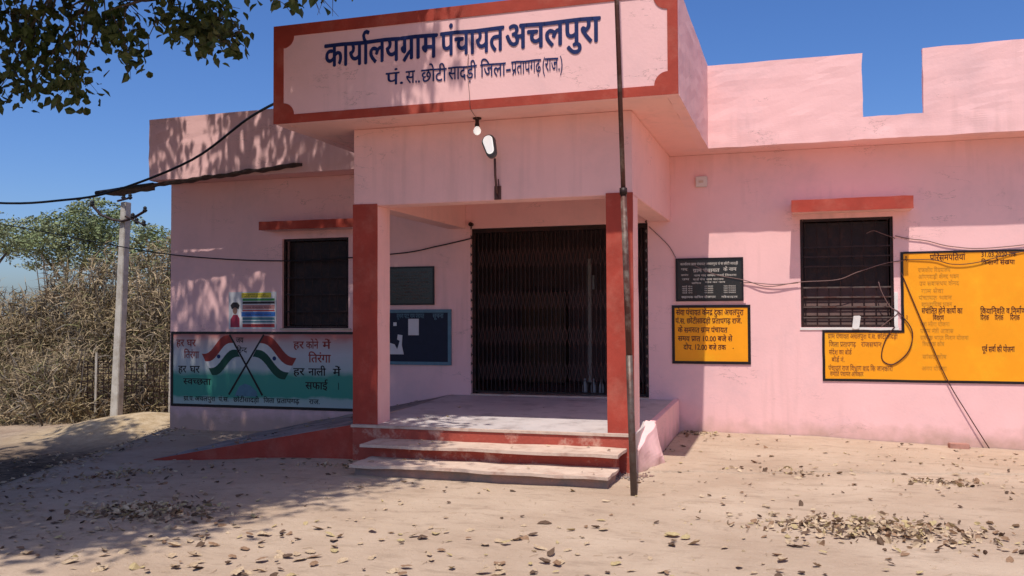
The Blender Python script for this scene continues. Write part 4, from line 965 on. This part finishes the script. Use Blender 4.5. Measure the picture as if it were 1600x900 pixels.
piles = [(.50, 7.05, .78, .36, 560), (1.25, 9.2, .42, .2, 90), (-.1, 9.35, .45, .14, 45), (-5.0, 6.1, .55, .35, 420), (-1.2, 11.55, .28, .18, 60), (-6.9, 7.9, .6, .3, 130), (-4.5, 8.5, .5, .15, 40)]
spots = []
def dens(x, y):
    d = .25+.75*sstep(7.2, 5.2, y)+.3*noise.noise(Vector((x*.8, y*.8, 4)))
    if x < -4: d += .5*sstep(-4, -6, x)
    if y > 8: d += .15*(x > 0)
    return d
while len(spots) < 1300:
    x = rr.uniform(-8.6, 3.2); y = rr.uniform(4.6, 11.7)
    if x < edge_x(y)-1.2: continue
    if -4.35 < x < -1.5 and y > 7.9: continue
    if -8.2 < x < -4.3 and y > 8.9: continue
    if x < -8.9: continue
    if rr.random() > dens(x, y): continue
    spots.append((x, y))
def gzp(x, y):
    z = gz(x, y)
    if x > -1.45 and y > 9.15+.262*(x+.9): z += .014
    return z
spots.sort(key=lambda s: s[0]**2+s[1]**2)
fwx = [s for s in spots if abs((Vector((s[0], s[1], 0))-Vector((0, 0, 1.55))).dot(rt)/max(.1, (Vector((s[0], s[1], 0))-Vector((0, 0, 1.55))).dot(fw))) < .60]
near = fwx[:300]; ns_ = set(near)
def place(c_, me, s):
    return s
for i, (x, y) in enumerate(near):
    me, k = rr.choice(dm); s = rr.uniform(.045, .075) if rr.random() < .5 else rr.uniform(.075, .125)
    o = bpy.data.objects.new('fallen_leaf', me); link(o); o.location = (x, y, gzp(x, y)+.002); o.scale = (s, s*rr.uniform(.8, 1.2), s)
    o.rotation_euler = (rr.gauss(0, .18), rr.gauss(0, .18), rr.uniform(0, 6.28)); o.location.z += .004
    if rr.random() < .3: o.rotation_euler[0] += math.pi; o.location.z += .02*s/.1
    cn = {'leafdry': 'curled tan dry leaf', 'leafdry2': 'curled brown dry leaf', 'leafdry3': 'small dark dead leaf', 'leafyel': 'yellowish dry leaf'}[k]
    pl = 'in the tree shade at left' if x < -4.2 else ('before the steps' if x < -1.4 else 'before the right wall')
    pl = ('near the camera ' if y < 5.9 else 'further back ')+pl
    tag(o, cn+' '+pl, 'leaf', cn+' '+pl)
def scatter(name, label, pts, zt):
    q = {}
    for x, y, z in pts:
        me, k = rr.choice(dm); s = rr.uniform(.025, .085)
        mtx = Matrix.Translation((x, y, z))@Matrix.Rotation(rr.uniform(0, 6.28), 4, 'Z')@Matrix.Rotation(rr.gauss(0, zt), 4, 'X')@Matrix.Rotation(rr.gauss(0, zt), 4, 'Y')@Matrix.Scale(s, 4)
        b = q.setdefault('m', ([], [], []))
        n0 = len(b[0]); b[0].extend(tuple(mtx@v.co) for v in me.vertices); b[1].extend(tuple(n0+i_ for i_ in p_.vertices) for p_ in me.polygons)
        b[2].extend([['leafdry', 'leafdry2', 'leafdry3', 'leafyel'].index(k)]*len(me.polygons))
    b = q['m']; me = bpy.data.meshes.new(name); me.from_pydata(b[0], [], b[1])
    for k in ('leafdry', 'leafdry2', 'leafdry3', 'leafyel'): me.materials.append(M[k])
    me.polygons.foreach_set('material_index', b[2]); o = bpy.data.objects.new(name, me); link(o); tag(o, label, 'leaves', kind='stuff'); return o
rest = [(x, y, gzp(x, y)+.006) for x, y in spots if (x, y) not in ns_]
for k in range(900):
    y = rr.uniform(6, 12); d = rr.random()**1.5*3; x = edge_x(y)-d+.3; rest.append((x, y, gz(x, y)+.02))
scatter('scattered_leaves', 'thin scatter of dry leaves over the rest of the yard', rest, .25)
pn = ['broad low heap of dry leaves on the sunlit yard at lower right', 'small strip of dry leaves near the right wall', 'few dry leaves gathered beyond the heap nearer the wall', 'dark heap of dead leaves in the tree shade at left', 'dry leaves blown into the corner beside the porch platform', 'yellowish leaves at the left border of the yard', 'dry leaves along the red side of the ramp']
for (cx, cy, sx, sy, n_), lb in zip(piles, pn):
    pts = []
    for k in range(n_):
        u = rr.gauss(0, 1); v = rr.gauss(0, 1); x = cx+u*sx*.55; y = cy+v*sy*.6
        if 11.75 < y: continue
        if y > 8.85 and -8 < x < -1.47: continue
        pts.append((x, y, gzp(x, y)+.004+rr.random()*.055*math.exp(-(u*u+v*v)/1.2)*(n_ > 200)+.006))
    scatter('leaf_pile', lb, pts, .55)
# a few leaves and grit on steps and floor
pts = [(rr.uniform(-4.1, -1.7), 8.45+rr.random()*.35, .243) for k in range(9)]+[(rr.uniform(-4.1, -1.7), 8.1+rr.random()*.35, .103) for k in range(10)]+[(rr.uniform(-4.2, -1.7), rr.uniform(9, 11), fz(10)+.01) for k in range(8)]
pts += [(rr.uniform(-7.2, -4.8), rr.uniform(9.1, 11.6), 0) for k in range(70)]
pts = [(x, y, z if z else rf(x)+(rb(x)-rf(x))*(y-8.98)/2.81+.012) for x, y, z in pts]
scatter('scattered_leaves', 'stray dry leaves on the steps, porch floor and ramp', pts, .2)
# dead grey weeds and pebbles at column foot
q = MB((-1.55, 8.7, 0))
for k in range(260):
    x = rr.gauss(-1.57, .10); y = rr.gauss(8.72, .10)
    c = Vector((x, y, gz(x, y))); s = rr.uniform(.004, .014); q.lathe([(s*.6, 0), (s, s*.6), (s*.5, s*1.1)], c, 5)
o = q.build('rubble', 'concrete'); tag(o, 'crumbs of broken plaster at the foot of the right column', 'rubble', kind='stuff')

q = MB(); gr = random.Random(9)
for k in range(4200):
    y = 4.7+6.5*gr.random()**1.4; x = gr.uniform(-7.5, 3)
    if (-8.2 < x < -1.45 and y > 7.9): continue
    c = Vector((x, y, gzp(x, y)-.001)); s_ = gr.uniform(.002, .007)*(2.2 if gr.random() < .04 else 1)
    q.add([c+Vector((s_*math.cos(a)*gr.uniform(.7, 1.3), s_*math.sin(a)*gr.uniform(.7, 1.3), 0)) for a in (0, 1.57, 3.14, 4.71)]+[c+Vector((0, 0, s_*.9))], [(0, 1, 4), (1, 2, 4), (2, 3, 4), (3, 0, 4)])
o = q.build('gravel', 'sand'); tag(o, 'loose grit and small pebbles over the dusty yard', 'gravel', kind='stuff')
q = MB()
for k in range(500):
    y = 4.7+6.5*gr.random()**1.3; x = gr.uniform(-7.5, 3)
    if (-8.2 < x < -1.45 and y > 7.9): continue
    z = gzp(x, y)+.004; a = gr.uniform(0, 3.14); l = gr.uniform(.02, .09); q.tube([(x, y, z), (x+l*.5*math.cos(a), y+l*.5*math.sin(a), z+.006), (x+l*math.cos(a+.3), y+l*math.sin(a+.3), z)], .0018, 3)
o = q.build('straw', 'leafdry'); tag(o, 'bits of straw and leaf stalk strewn over the dusty yard', 'straw', kind='stuff')
